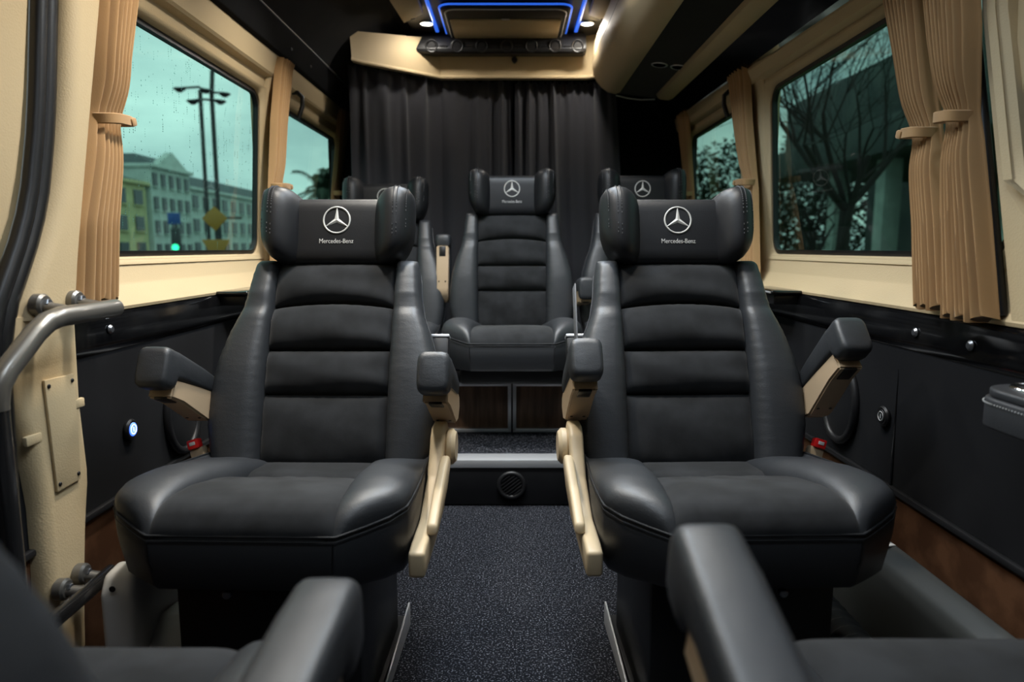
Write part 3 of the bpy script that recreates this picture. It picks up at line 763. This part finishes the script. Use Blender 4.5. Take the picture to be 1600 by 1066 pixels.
# ------------------------------------------------------------------ wooden plinth doors under the middle seat, floor vent
pc = thing('plinth_cabinet', 'dark walnut cabinet with two aluminium framed doors under the rear row', 'cabinet', (0, 2.66, .168))
MB().box((0, .14, .105), (1.5, .24, .20), .003).build('body', 'satin', pc)
for x in (-.376, .376):
    w, hgt = .746, .200
    d = MB().box((x, .014, .103), (w - .02, .012, hgt - .02), .001).build('door', 'wood', pc)
    fr = MB()
    for zz in (.009, hgt - .003): fr.box((x, .006, zz), (w, .02, .014), .002)
    for xx in (x - w / 2 + .007, x + w / 2 - .007): fr.box((xx, .006, .103), (.014, .02, hgt - .012), .002)
    fr.build('door_frame', 'alu', d, label='aluminium door frame')
vt = thing('floor_vent', 'round black air vent in the riser below the rear step', 'air vent', (-.002, 2.303, .080))
MB().torus((0, -.008, 0), (0, 1, 0), .043, .008, 40, 10).build('rim', 'satin', vt)
MB().cyl((0, 0, 0), (0, -1, 0), .040, .008, 30, .002).build('backplate', 'rubber', vt)
gr = MB()
for k in range(-3, 4):
    l = sqrt(max(0, .036 ** 2 - (k * .0105) ** 2))
    gr.box((0, -.012, 0), (2 * l, .006, .004), .001, T=Matrix.Rotation(R(-38), 4, 'Y') @ Matrix.Translation((0, 0, k * .0105)))
gr.build('grille', 'satin', vt)

# ------------------------------------------------------------------ tan curtains
def curtain(label, s, x, keys, tie, npl=9, amp=.024, depth=.036, group='tan window curtains', knot=True, seed=0):
    """keys: (z, y_near, y_far); gathered cloth of npl pleats wrapped as a flat bundle"""
    rnd = random.Random(seed)
    t = thing('window_curtain', label, 'curtain', (s * x, keys[0][1], keys[-1][0]), 0, group)
    o = V((s * x, keys[0][1], keys[-1][0]))
    ks = sorted(keys)
    nu = npl * 12 + 1; dg = [rnd.uniform(.9, 2.1) for _ in range(npl + 3)]; ph = [rnd.uniform(-.35, .35) for _ in range(npl + 2)]; am = [rnd.uniform(.7, 1.25) for _ in range(npl + 2)]
    z0, z1 = ks[0][0], ks[-1][0]
    zs = lin(z0, z1, 46)
    def P(u, z, back):
        ya, yb = pl([(k[0], k[1]) for k in ks], z), pl([(k[0], k[2]) for k in ks], z)
        pinch = exp(-((z - tie) / .05) ** 2)
        k = u * npl; i = int(min(npl - 1, k)); fr_ = k - i
        a_ = am[i] * (1 - fr_) + am[i + 1] * fr_; p_ = ph[i] * (1 - fr_) + ph[i + 1] * fr_
        kk = k + p_ * .3 + .08 * sin(4 * z); wv = 1 - dg[int(max(0, kk + .5))] * (1 - abs(sin(pi * kk)) ** .8)
        body = depth * (1 - .35 * pinch) * sqrt(max(0, 1 - (2 * u - 1) ** 4))
        topf = 1 + .5 * exp(-((z - z1) / .012) ** 2)
        off = -.012 + (body * .55 + amp * (1 - .4 * pinch) * wv * topf * sqrt(max(0.05, 1 - (2 * u - 1) ** 6))) if not back else -.014
        y = ya + (yb - ya) * (u + .006 * sin(4 * z + 6 * u))
        zz = z + (.008 * sin(k * 2.1) * 1 if z == z0 else 0) + (.010 * wv if z == z1 else 0)
        xx = pl([(.75, x), (1.1, x + .002), (1.6, x - .025)], z)
        return V((s * (xx - off), y, zz)) - o
    mb = MB(); secs = []
    for z in zs:
        secs.append([P(u, z, False) for u in lin(0, 1, nu)] + [P(u, z, True) for u in lin(1, 0, 9)])
    mb.loft(secs).build('drape', 'cloth', t, 80)
    ya, yb = pl([(k[0], k[1]) for k in ks], tie), pl([(k[0], k[2]) for k in ks], tie)
    xx = pl([(.75, x), (1.1, x + .002), (1.6, x - .025)], tie)
    loop = []
    for k in range(30):
        a = 2 * pi * k / 30
        loop.append(V((s * (xx - .010 - .030 * sgp(cos(a), .8)), (ya + yb) / 2 + ((yb - ya) / 2 - .004) * sgp(sin(a), .6), tie + .004 * sin(a))) - o)
    band = MB(); secs = []
    for p in loop:
        n = (p - (V((s * (xx - .012), (ya + yb) / 2, tie)) - o)); n.z = 0; n.normalize()
        secs.append([p + V((0, 0, .011)), p + n * .003 + V((0, 0, .009)), p + n * .003 - V((0, 0, .009)), p - V((0, 0, .011)), p - n * .002])
    bo = band.loft(secs, ring=True).build('tieback', 'cloth', t, 50)
    if knot:
        c = V((s * (xx - .041), ya + .78 * (yb - ya), tie)) - o
        MB().box(c, (.010, .020, .018), .005, rot=Matrix.Rotation(.3, 4, 'X')).build('knot', 'cloth', bo)
    return t
curtain('tan gathered curtain beside the steel handrail at the door post', -1, .850, [(.795, 1.315, 1.450), (.95, 1.345, 1.475), (1.166, 1.43, 1.525), (1.30, 1.445, 1.545), (1.60, 1.49, 1.63)], 1.166, 8, seed=1)
curtain('tan curtain on the pillar between the two left windows', -1, .850, [(.80, 2.45, 2.60), (1.12, 2.47, 2.585), (1.35, 2.49, 2.62), (1.575, 2.54, 2.68)], 1.122, 7, .012, .03, seed=2)
curtain('narrow tan curtain in the left rear corner by the black curtain', -1, .850, [(.80, 3.30, 3.45), (1.16, 3.32, 3.44), (1.565, 3.42, 3.60)], 1.165, 6, .010, .025, seed=3)
curtain('tan curtain covering the near end of the large right window', 1, .850, [(.785, 1.325, 1.41), (.95, 1.36, 1.44), (1.13, 1.41, 1.485), (1.30, 1.445, 1.54), (1.50, 1.48, 1.615)], 1.135, 9, seed=4)
curtain('tan curtain beside the cream corner post, nearest on the right', 1, .845, [(.775, 1.195, 1.315), (.95, 1.24, 1.34), (1.145, 1.295, 1.365), (1.30, 1.30, 1.415), (1.50, 1.325, 1.46)], 1.145, 10, knot=False, seed=5)
curtain('tan curtain on the pillar between the two right windows', 1, .850, [(.80, 2.38, 2.54), (1.13, 2.45, 2.56), (1.35, 2.50, 2.66), (1.53, 2.52, 2.72)], 1.135, 7, .012, .03, seed=6)
curtain('narrow tan curtain in the right rear corner', 1, .850, [(.80, 3.25, 3.40), (1.16, 3.29, 3.40), (1.54, 3.36, 3.54)], 1.16, 6, .010, .025, seed=8)

# ------------------------------------------------------------------ black rear curtain, two halves on one track
def drape(name, label, path, z0, z1, folds, seed, skew=0):
    rnd = random.Random(seed)
    t = thing(name, label, 'curtain', (path[0][0], path[0][1], z0), 0, 'black rear curtain halves')
    o = V((path[0][0], path[0][1], z0))
    n = 180
    L = [0]
    for a, b in zip(path, path[1:]): L.append(L[-1] + math.dist(a, b))
    fx = [(rnd.uniform(.3, 1), f) for f in folds]
    def at(u):
        d = u * L[-1]
        for i in range(len(path) - 1):
            if d <= L[i + 1] + 1e-9:
                k = (d - L[i]) / (L[i + 1] - L[i]); return V((path[i][0] + (path[i + 1][0] - path[i][0]) * k, path[i][1] + (path[i + 1][1] - path[i][1]) * k, 0))
    def P(u, z, b):
        h = (z - z0) / (z1 - z0)
        p = at(u); q = at(min(1, u + .01)) - at(max(0, u - .01)); nn = V((q.y, -q.x, 0)).normalized()
        a = sum(w * .042 * exp(-((u - c - .02 * (1 - h) * sin(c * 40)) / wd) ** 2) for w, (c, wd) in fx)
        a += .007 * sin(u * 47 + 2 * sin(3 * h)) * (.5 + .5 * h)
        topc = exp(-((1 - h) / .05) ** 2)
        a += topc * .012 * sin(u * 88)
        zz = z + (-.018 * max(0, sin(u * 88)) * 1 if h == 1 else 0) * 1
        return p + nn * (a + (-.004 if b else 0)) + V((skew * u * (1 - h), 0, zz)) - o
    us = lin(0, 1, n); secs = []
    for z in lin(z0, z1, 26) :
        secs.append([P(u, z, 0) for u in us] + [P(u, z, 1) for u in us[::-1]])
    MB().loft(secs).build('drape', 'blackcloth', t, 70)
    return t
drape('rear_curtain', 'left half of the black curtain across the rear partition', [(-.735, 3.20), (-.68, 3.24), (-.35, 3.50), (.006, 3.54)], .40, 1.722, [(.08, .02), (.20, .035), (.33, .02), (.45, .04), (.62, .05), (.78, .022), (.86, .015), (.93, .018), (.98, .015)], 3)
drape('rear_curtain', 'right half of the black curtain across the rear partition', [(.014, 3.51), (.36, 3.50), (.43, 3.47), (.50, 3.45)], .40, 1.712, [(.04, .02), (.14, .02), (.24, .03), (.38, .022), (.60, .06), (.85, .05)], 9, .10)

# ------------------------------------------------------------------ handrails on the left door post
hr = thing('handrail', 'grey steel handrail bent at the top of the door post', 'handrail', (-.80, 1.1, .80))
def hl(p): return V(p) - V((-.80, 1.1, .80))
bend = [(-.775, 1.385, .787), (-.775, 1.25, .787), (-.776, 1.19, .786)] + [(-.777 - .004 * k, 1.19 - .012 * k - .006 * k, .786 - .0012 * k * k * 4) for k in range(1, 5)]
bend = [(-.772, 1.325, .785), (-.772, 1.16, .784), (-.774, 1.130, .778), (-.778, 1.105, .762), (-.782, 1.04, .712), (-.784, 1.022, .690), (-.785, 1.016, .665), (-.785, 1.016, .655)]
MB().tube([hl(p) for p in bend], .0175, 18).build('top_rail', 'steel', hr)
MB().tube([hl((-.785, 1.016, z)) for z in lin(.66, .015, 8)], .0165, 18).build('pole', 'darksteel', hr)
MB().cyl(hl((-.785, 1.016, 0)), (0, 0, 1), .035, .014, 24).build('foot_flange', 'darksteel', hr)
for y in (1.20, 1.295):
    mo = MB().cyl(hl((-.842, y, .800)), (1, 0, 0), .021, .022, 26, .004).build('mount', 'steel', hr)
    MB().tube([hl((-.83, y, .797)), hl((-.79, y, .790)), hl((-.775, y, .786))], .012, 12).build('mount_neck', 'steel', mo)
    MB().cyl(hl((-.820, y, .803)), (1, 0, .15), .009, .008, 6, .0015).build('bolt', 'bolt', mo)
hr2 = thing('handrail', 'short dark handrail low on the door post beside the white cover', 'handrail', (-.80, 1.2, .24))
def hl2(p): return V(p) - V((-.80, 1.2, .24))
MB().tube([hl2((-.797, 1.285, .263)), hl2((-.797, 1.20, .260)), hl2((-.797, 1.12, .258)), hl2((-.797, 1.048, .256))], .0145, 16).build('rail', 'darksteel', hr2)
for y, zz in ((1.195, .272), (1.252, .274)):
    mo = MB().cyl(hl2((-.847, y, zz)), (1, 0, 0), .020, .022, 24, .004).build('mount', 'steel', hr2)
    MB().tube([hl2((-.83, y, zz - .003)), hl2((-.80, y + .005, .264))], .011, 12).build('mount_neck', 'steel', mo)
    MB().cyl(hl2((-.825, y, zz + .003)), (1, 0, .1), .008, .008, 6, .0015).build('bolt', 'bolt', mo)
wc = thing('belt_anchor_cover', 'white plastic cover on the floor beside the left seat', 'plastic cover', (-.700, 1.25, .035))
MB().prism([(-.05, 0), (-.05, .22), (-.03, .255), (.02, .26), (.06, .20), (.20, .12), (.24, .03), (.24, 0)], -.075, -.015, 'yz', .014, 3).build('shell', 'white', wc)
MB().prism([(-.02, 0), (-.02, .07), (.05, .13), (.12, .12), (.20, .08), (.20, 0)], -.02, .06, 'yz', .012, 3).build('wing', 'white', wc)
MB().cyl((-.045, -.05, .235), (0, -1, 0), .006, .003, 12, .001).build('screw', 'rubber', wc)

# ------------------------------------------------------------------ small fittings on the walls
def switch(label, s, y, z, lit, cat='switch'):
    t = thing('power_switch', label, cat, (s * .8735, y, z), 0, None)
    MB().cyl((0, 0, 0), (-s, 0, 0), .024, .012, 32, .004).build('bezel', 'rubber', t)
    MB().cyl((-s * .0105, 0, 0), (-s, 0, 0), .0155, .003, 28, .001).build('button', 'blue_icon' if lit else 'satin', t)
    MB().torus((-s * .0135, 0, 0), (1, 0, 0), .0105, .0014, 24, 6).build('ring_mark', 'white_icon' if lit else 'grey_icon', t)
    MB().box((-s * .0138, 0, 0), (.001, .003, .010), 0).build('icon', 'white_icon' if lit else 'grey_icon', t)
switch('round button glowing blue on the left wall', -1, 1.511, .492, True)
switch('unlit round button with a pale mark on the right wall', 1, 1.555, .512, False)
def knob(label, s, y, z):
    t = thing('wall_button', label, 'button', (s * .866, y, z), 0, 'round buttons on the belt rail')
    MB().cyl((s * .002, 0, 0), (-s, 0, 0), .013, .005, 24, .001).build('rim', 'satin', t)
    MB().cyl((-s * .002, 0, 0), (-s, 0, 0), .010, .009, 24, .004).build('cap', 'bolt', t)
knob('small round button on the left belt rail below the curtain', -1, 1.452, .728)
knob('round button on the right belt rail further from the corner post', 1, 1.445, .722)
knob('round button on the right belt rail closer to the corner post', 1, 1.268, .719)
def speaker(label, s, y, z):
    t = thing('wall_speaker', label, 'speaker', (s * .873, y, z), 0, 'oval speakers low on the walls')
    MB().tube([(-s * .006, .085 * cos(2 * pi * k / 40), .105 * sin(2 * pi * k / 40)) for k in range(40)], .011, 10, closed=True).build('rim', 'satin', t)
    secs = [[V((-s * d, .080 * q * cos(2 * pi * k / 32), .100 * q * sin(2 * pi * k / 32))) for k in range(32)] for d, q in ((0, 1), (.004, 1), (.010, .8), (.013, .4))]
    MB().loft(secs).build('cover', 'panel', t, 60)
speaker('oval black speaker on the left wall behind the level armrest', -1, 1.76, .475)
speaker('oval black speaker on the right wall behind the tilted armrest', 1, 1.77, .50)
def tray(label, s, y, z):
    t = thing('fold_down_tray', label, 'tray', (s * .84, y, z), 0, 'small trays on the belt rails')
    MB().box((0, 0, 0), (.13, .26, .012), .005, 3).build('tray_top', 'gloss', t)
    MB().box((0, 0, -.022), (.10, .22, .03), .004).build('tray_body', 'satin', t)
    MB().tube([(-s * .066, y_, .001) for y_ in lin(-.125, .125, 3)], .003, 8).build('edge_trim', 'alu', t)
tray('small black tray on the left belt rail beside the backrest', -1, 2.13, .768)
tray('small black tray on the right belt rail beside the backrest', 1, 2.17, .768)
for s, yy, z, lab in ((-1, 2.62, 1.66 - .035, 'small screw on the left valance, nearer of the pair'), (-1, 2.86, 1.66 - .035, 'small screw on the left valance, farther of the pair')):
    sw = MB().cyl((0, 0, 0), (1, 0, .3), .009, .006, 16, .002).build('valance_screw', 'bolt', None, loc=(-.811, yy, z)); tag(sw, lab, 'screw', 'screws on the left valance')
for s, y, lab in ((-1, 2.785, 'black hook at the top of the left rear window'), (1, 2.755, 'black hook at the top of the right rear window')):
    hk = MB().tube([(0, 0, .05), (-s * .02, .0, .05), (-s * .035, .012, .035), (-s * .036, .006, .0), (-s * .020, .0, -.05)], .009, 10).build('coat_hook', 'rubber', None, loc=(s * .862, y, 1.455)); tag(hk, lab, 'hook', 'coat hooks')
vl = MB().box((0, 0, 0), (.004, .006, .325), .001).build('trim_25', 'gloss', loc=(.873, 1.515, .515), label='upright joint strip on the right wall'); struct(vl)
# cup holder on the right wall
ch = thing('cup_holder', 'black stitched cup holder with chrome rings on the right wall', 'cup holder', (.820, 1.0, .668))
rp = rrect(-.075, -.125, .09, .095, .06, 10)
MB().prism(rp, -.048, .0, 'xy', .006, 3).build('body', 'leather_dark', ch)
MB().prism(rrect(-.070, -.120, .08, .090, .055, 10), .0, .014, 'xy', .005, 3).build('rim', 'leather', ch)
stt = MB()
pp = rrect(-.0765, -.1265, .0915, .0965, .061, 24)
for i in range(0, len(pp), 1):
    x, y = pp[i]; x2, y2 = pp[(i + 1) % len(pp)]
    dd = math.dist((x, y), (x2, y2)); m = max(1, int(dd / .006))
    for k in range(m):
        stt.box((x + (x2 - x) * k / m, y + (y2 - y) * k / m, -.008), (.0018, .0018, .0018), 0)
stt.build('stitching', 'grey_icon', ch)
for y in (-.055, .035):
    MB().torus((0, y, .014), (0, 0, 1), .038, .005, 36, 10).build('chrome_ring', 'chrome', ch)
# heater duct, hose and floor things
du = thing('heater_duct', 'grey boxed heater duct along the foot of the right wall', 'duct', (.80, 1.3, 0))
MB().prism([(.004, 0), (.004, .195), (.014, .22), (.048, .24), (.065, .241), (.065, 0)], -.9, .75, 'xz', .012, 3).build('housing', 'greyduct', du)
MB().prism([(.035, .145), (.058, .150), (.045, .19)], .2405, .2425, 'xy', 0).build('sticker', 'white', du, label='small white triangular sticker')
ho = thing('ribbed_hose', 'dark ribbed hose on the floor beside the grey duct', 'hose', (.722, 1.3, .054))
secs = []
for i in range(200):
    y = -.85 + 1.6 * i / 199; rr = .046 + .004 * sin(i * 1.57)
    secs.append([V((rr * cos(2 * pi * k / 16), y, rr * sin(2 * pi * k / 16))) for k in range(16)])
MB().loft(secs).build('tube', 'greyhose', ho, 60)

# ------------------------------------------------------------------ outside: street on the left
struct(MB().box((-60, 60, -1.25), (118, 300, .5), 0).build('street', 'asphalt', label='wet dark street outside the left windows'))
struct(MB().box((60, 60, -1.25), (121, 300, .5), 0).build('lawn', 'lawn', label='green lawn outside the right windows'))
ZG = -1.0
def house(label, x, y0, y1, h, wallm, rows, cols, roof, rh=1.2, ww=.5, cat='building', group='houses across the street'):
    t = thing('house', label, cat, (x, (y0 + y1) / 2, ZG), 0, group); yc = (y0 + y1) / 2
    MB().box((-6, 0, h / 2), (12, y1 - y0, h), 0).build('facade', wallm, t)
    MB().box((-5.8, 0, h + .15), (12.8, y1 - y0 + .8, .5), .1).build('cornice', wallm, t)
    b = (y1 - y0) / 2
    if rh:
        MB().loft([[V((-12, -b, h + .4)), V((.3, -b, h + .4)), V((.3, b, h + .4)), V((-12, b, h + .4))], [V((-9, -b + 2, h + .4 + rh)), V((-3, -b + 2, h + .4 + rh)), V((-3, b - 2, h + .4 + rh)), V((-9, b - 2, h + .4 + rh))]]).build('roof', roof, t)
    wm = MB().box((0, 0, 0), (.3, (y1 - y0) / cols * ww, h / rows * .55), 0).mesh('window', M['darkglass'])
    sm = MB().box((0, 0, 0), (.5, (y1 - y0) / cols * (ww + .16), .16), 0).mesh('window_ledge', M[wallm])
    for r_ in range(rows):
        for c_ in range(cols):
            y = -b + (y1 - y0) * (c_ + .5) / cols; z = h * (r_ + .5) / rows
            o = put('window', wm, t, (.02, y, z)); put('window_ledge', sm, o, (.12, 0, -h / rows * .32))
    return t
house('yellow three storey house behind the left curtain', -50, 58, 95, 10.4, 'stucco_yellow', 3, 9, 'roofing', 1.0)
t = house('taller pale house with a pediment between the yellow house and the long terrace', -49.5, 95.5, 107, 13.0, 'stucco_pale', 4, 5, 'roofing', 1.6)
MB().prism([(-4.5, 13.4), (4.5, 13.4), (0, 15.6)], -.6, .45, 'yz', .05).build('pediment', 'stucco_pale', t)
house('long pale terrace receding towards the street lamp', -50, 107.8, 160, 11.0, 'stucco_pale', 3, 14, 'roofing', 2.2)
house('distant yellow house at the far end of the terrace', -47, 162, 215, 10.5, 'stucco_yellow', 3, 10, 'roofing', 2.2)
sl = thing('street_lamp', 'tall dark street lamp with a curved arm and a ring of lights', 'street lamp', (-12.9, 30, ZG))
MB().tube([(-.28, 0, 0), (-.28, 0, 8.5)], .09, 8).build('thin_pole', 'pole', sl)
MB().tube([(.12, .2, 0), (.12, .2, 8.4), (.2, .2, 9.3), (.5, .2, 10.0), (1.0, .2, 10.3)], .10, 8).build('curved_pole', 'pole', sl)
for x, z in ((-1.15, 8.6), (-.62, 8.1), (-.05, 8.55), (.55, 8.1), (.75, 8.4)):
    o = MB().cyl((x, 0, z), (0, 0, -1), .26, .16, 14, .04, .14).build('lamp_head', 'pole', sl)
    MB().tube([(x, 0, z), (-.28, 0, z + .05)], .05, 6).build('lamp_arm', 'pole', o)
MB().tube([(-.28, 0, 3.2), (1.2, 0, 3.2)], .06, 6).build('sign_arm', 'pole', sl)
rs_ = thing('road_sign', 'yellow triangular give way sign on a post outside the left window', 'road sign', (-8.55, 20, ZG))
MB().tube([(0, 0, 0), (0, 0, 3.1)], .05, 8).build('post', 'pole', rs_)
MB().prism([(-.42, 2.15), (.42, 2.15), (0, 1.42)], -.09, -.05, 'xz', .02).build('triangle', 'signyellow', rs_)
MB().prism([(-.38, 2.75), (0, 3.1), (.38, 2.75), (0, 2.38)], -.09, -.05, 'xz', .02).build('diamond', 'signyellow', rs_)
tl = thing('traffic_light', 'traffic light showing green below a blue sign', 'traffic light', (-24.0, 49.5, ZG))
MB().tube([(0, 0, 0), (0, 0, 4.2)], .10, 8).build('post', 'pole', tl)
MB().box((0, -.15, 2.5), (.6, .4, 1.7), .06).build('housing', 'pole', tl)
MB().cyl((0, -.34, 1.95), (0, -1, 0), .24, .06, 16, .01).build('green_lens', 'green_lamp', tl)
MB().box((-.1, -.1, 4.0), (.9, .06, .8), .02).build('blue_sign', 'signblue', tl)
pm = thing('palm_tree', 'dark palm tree outside the left rear window', 'palm', (-6.95, 25.2, ZG))
MB().tube([(0, 0, 0), (.05, 0, 2.0), (.1, 0, 4.0)], [.28, .22, .2], 10).build('trunk', 'bark', pm)
fb = MB(); rnd = random.Random(5)
for k in range(34):
    a = rnd.uniform(0, 2 * pi); el = rnd.uniform(-.5, 1.4); l = rnd.uniform(1.3, 2.0); pts = []
    for j in range(7):
        q = j / 6; pts.append(V((.1 + cos(a) * cos(el) * l * q, sin(a) * cos(el) * l * q, 4.0 + sin(el) * l * q - .9 * q * q)))
    for j in range(6):
        d = (pts[j + 1] - pts[j]).normalized(); sd = d.cross(V((0, 0, 1))).normalized() if abs(d.z) < .95 else V((1, 0, 0))
        for q in (0, .33, .66):
            p = pts[j].lerp(pts[j + 1], q); ll = .38 * (1 - .6 * (j + q) / 6)
            for sg in (-1, 1):
                e_ = p + sd * sg * ll + d * ll * .7 - V((0, 0, .1))
                fb.add([p - d * .03, p + d * .03, e_, p + V((0, 0, .02))], [(0, 1, 2), (0, 2, 3), (1, 3, 2), (0, 3, 1)])
    fb.tube(pts, .02, 4)
o = fb.build('fronds', 'frond', pm)

# ------------------------------------------------------------------ outside: bare trees and a colonnade on the right
def bare_tree(label, loc, h, seed, trunk_r, levels=5, spread=.62, group='bare trees outside the right windows', first=.32, fan=(3, 4)):
    t = thing('bare_tree', label, 'tree', loc, 0, group); rnd = random.Random(seed)
    tk, br = MB(), MB()
    def grow(p, d, l, r, lv):
        pts = [p]; dd = d.copy()
        for k in range(4):
            dd = (dd + V((rnd.uniform(-.14, .14), rnd.uniform(-.14, .14), rnd.uniform(-.02, .12)))).normalized()
            pts.append(pts[-1] + dd * l / 4)
        rr = [r * (1 - .42 * i / 4) for i in range(5)]
        (tk if lv == 0 else br).tube(pts, rr, 8 if lv < 2 else (5 if lv < 3 else 3), cap=lv == 0)
        if lv >= levels: return
        for k in range(rnd.randint(*fan) + (2 if lv == 0 else 0)):
            i = rnd.choice((2, 3, 4)) if lv else rnd.choice((3, 4, 4))
            ax = V((rnd.uniform(-1, 1), rnd.uniform(-1, 1), rnd.uniform(-.3, .3))).cross(dd).normalized()
            nd = (Matrix.Rotation(rnd.uniform(.35, .95) * spread * 1.3, 3, ax) @ dd).normalized()
            grow(pts[i], nd, l * rnd.uniform(.62, .86) * (1 if lv else h * .30 / (h * first) ), rr[i] * rnd.uniform(.5, .72), lv + 1)
    grow(V((0, 0, 0)), V((0, 0, 1)), h * first, trunk_r, 0)
    tk.build('trunk', 'bark', t); br.build('branches', 'bark', t, recalc=False)
    return t
bare_tree('bare spreading tree standing close outside the large right window', (4.5, 9.2, ZG), 6.0, 11, .13, 6, .80, first=.40, fan=(3, 4))
for (x, y, h, sd, lab) in ((11.6, 37, 7, 21, 'bare tree in front of the leafy thicket outside the right rear window'), (11.0, 25.5, 7.0, 24, 'thin bare tree behind the spreading tree, by the window pillar')):
    bare_tree(lab, (x, y, ZG), h, sd, .17, 6, .85, first=.26, fan=(3, 4))
co = thing('colonnade', 'dark building with a canopy on pale columns behind the spreading tree', 'building', (15, 24, ZG))
MB().box((9.0, 5, 4.8), (1, 34, 9.6), 0).build('back_wall', 'darkwall', co)
MB().box((4.4, 2.6, 6.4), (9.2, 28, 1.4), .05).build('canopy', 'darkwall', co)
MB().box((3.0, 2.6, 8.4), (5.2, 26, 2.6), .05).build('upper_storey', 'darkwall', co)
for y in (-9.2, -5.6, -2.0, 1.9, 6.0, 10.5):
    MB().box((1.2, y, 2.85), (.75, .75, 5.7), .03).build('column', 'stone', co)
for y in (-10, -5.5, -1, 3.5, 8, 12.5):
    MB().box((8.4, y, 2.6), (.15, 2.9, 4.6), 0).build('window', 'stone', co)  # pale stone panels on the back wall, added to brighten it
hd_ = thing('thicket', 'dense dark leafy thicket outside the right rear window', 'thicket', (16, 51, ZG))
rnd = random.Random(2); hb = MB()
for k in range(18000):
    c = V((rnd.uniform(-7, 12), rnd.uniform(-2, 10), 0)); top = 9.0 + 1.5 * sin(c.x * 1.3) + sin(c.x * 3.1 + 1)
    c.z = top * rnd.random() ** 1.25; rr = rnd.uniform(.12, .28); w = V((rnd.uniform(-1, 1), rnd.uniform(-1, 1), rnd.uniform(-.6, .6))).normalized() * rr; q = w.cross(V((.3, .5, .8))).normalized() * rr * .55; e = w.cross(q).normalized() * rr * .2
    hb.add([c + w, c + q, c - w, c - q, c + e, c - e], [(0, 1, 4), (1, 2, 4), (2, 3, 4), (3, 0, 4), (1, 0, 5), (2, 1, 5), (3, 2, 5), (0, 3, 5)])
hb.build('foliage', 'frond', hd_, recalc=False)
for k in range(7):
    x = -6 + 2.6 * k
    MB().tube([(x, 4, 0), (x + .2, 4, 2), (x + .1, 4.2, 4.5)], [.2, .16, .06], 7).build('stem', 'bark', hd_)
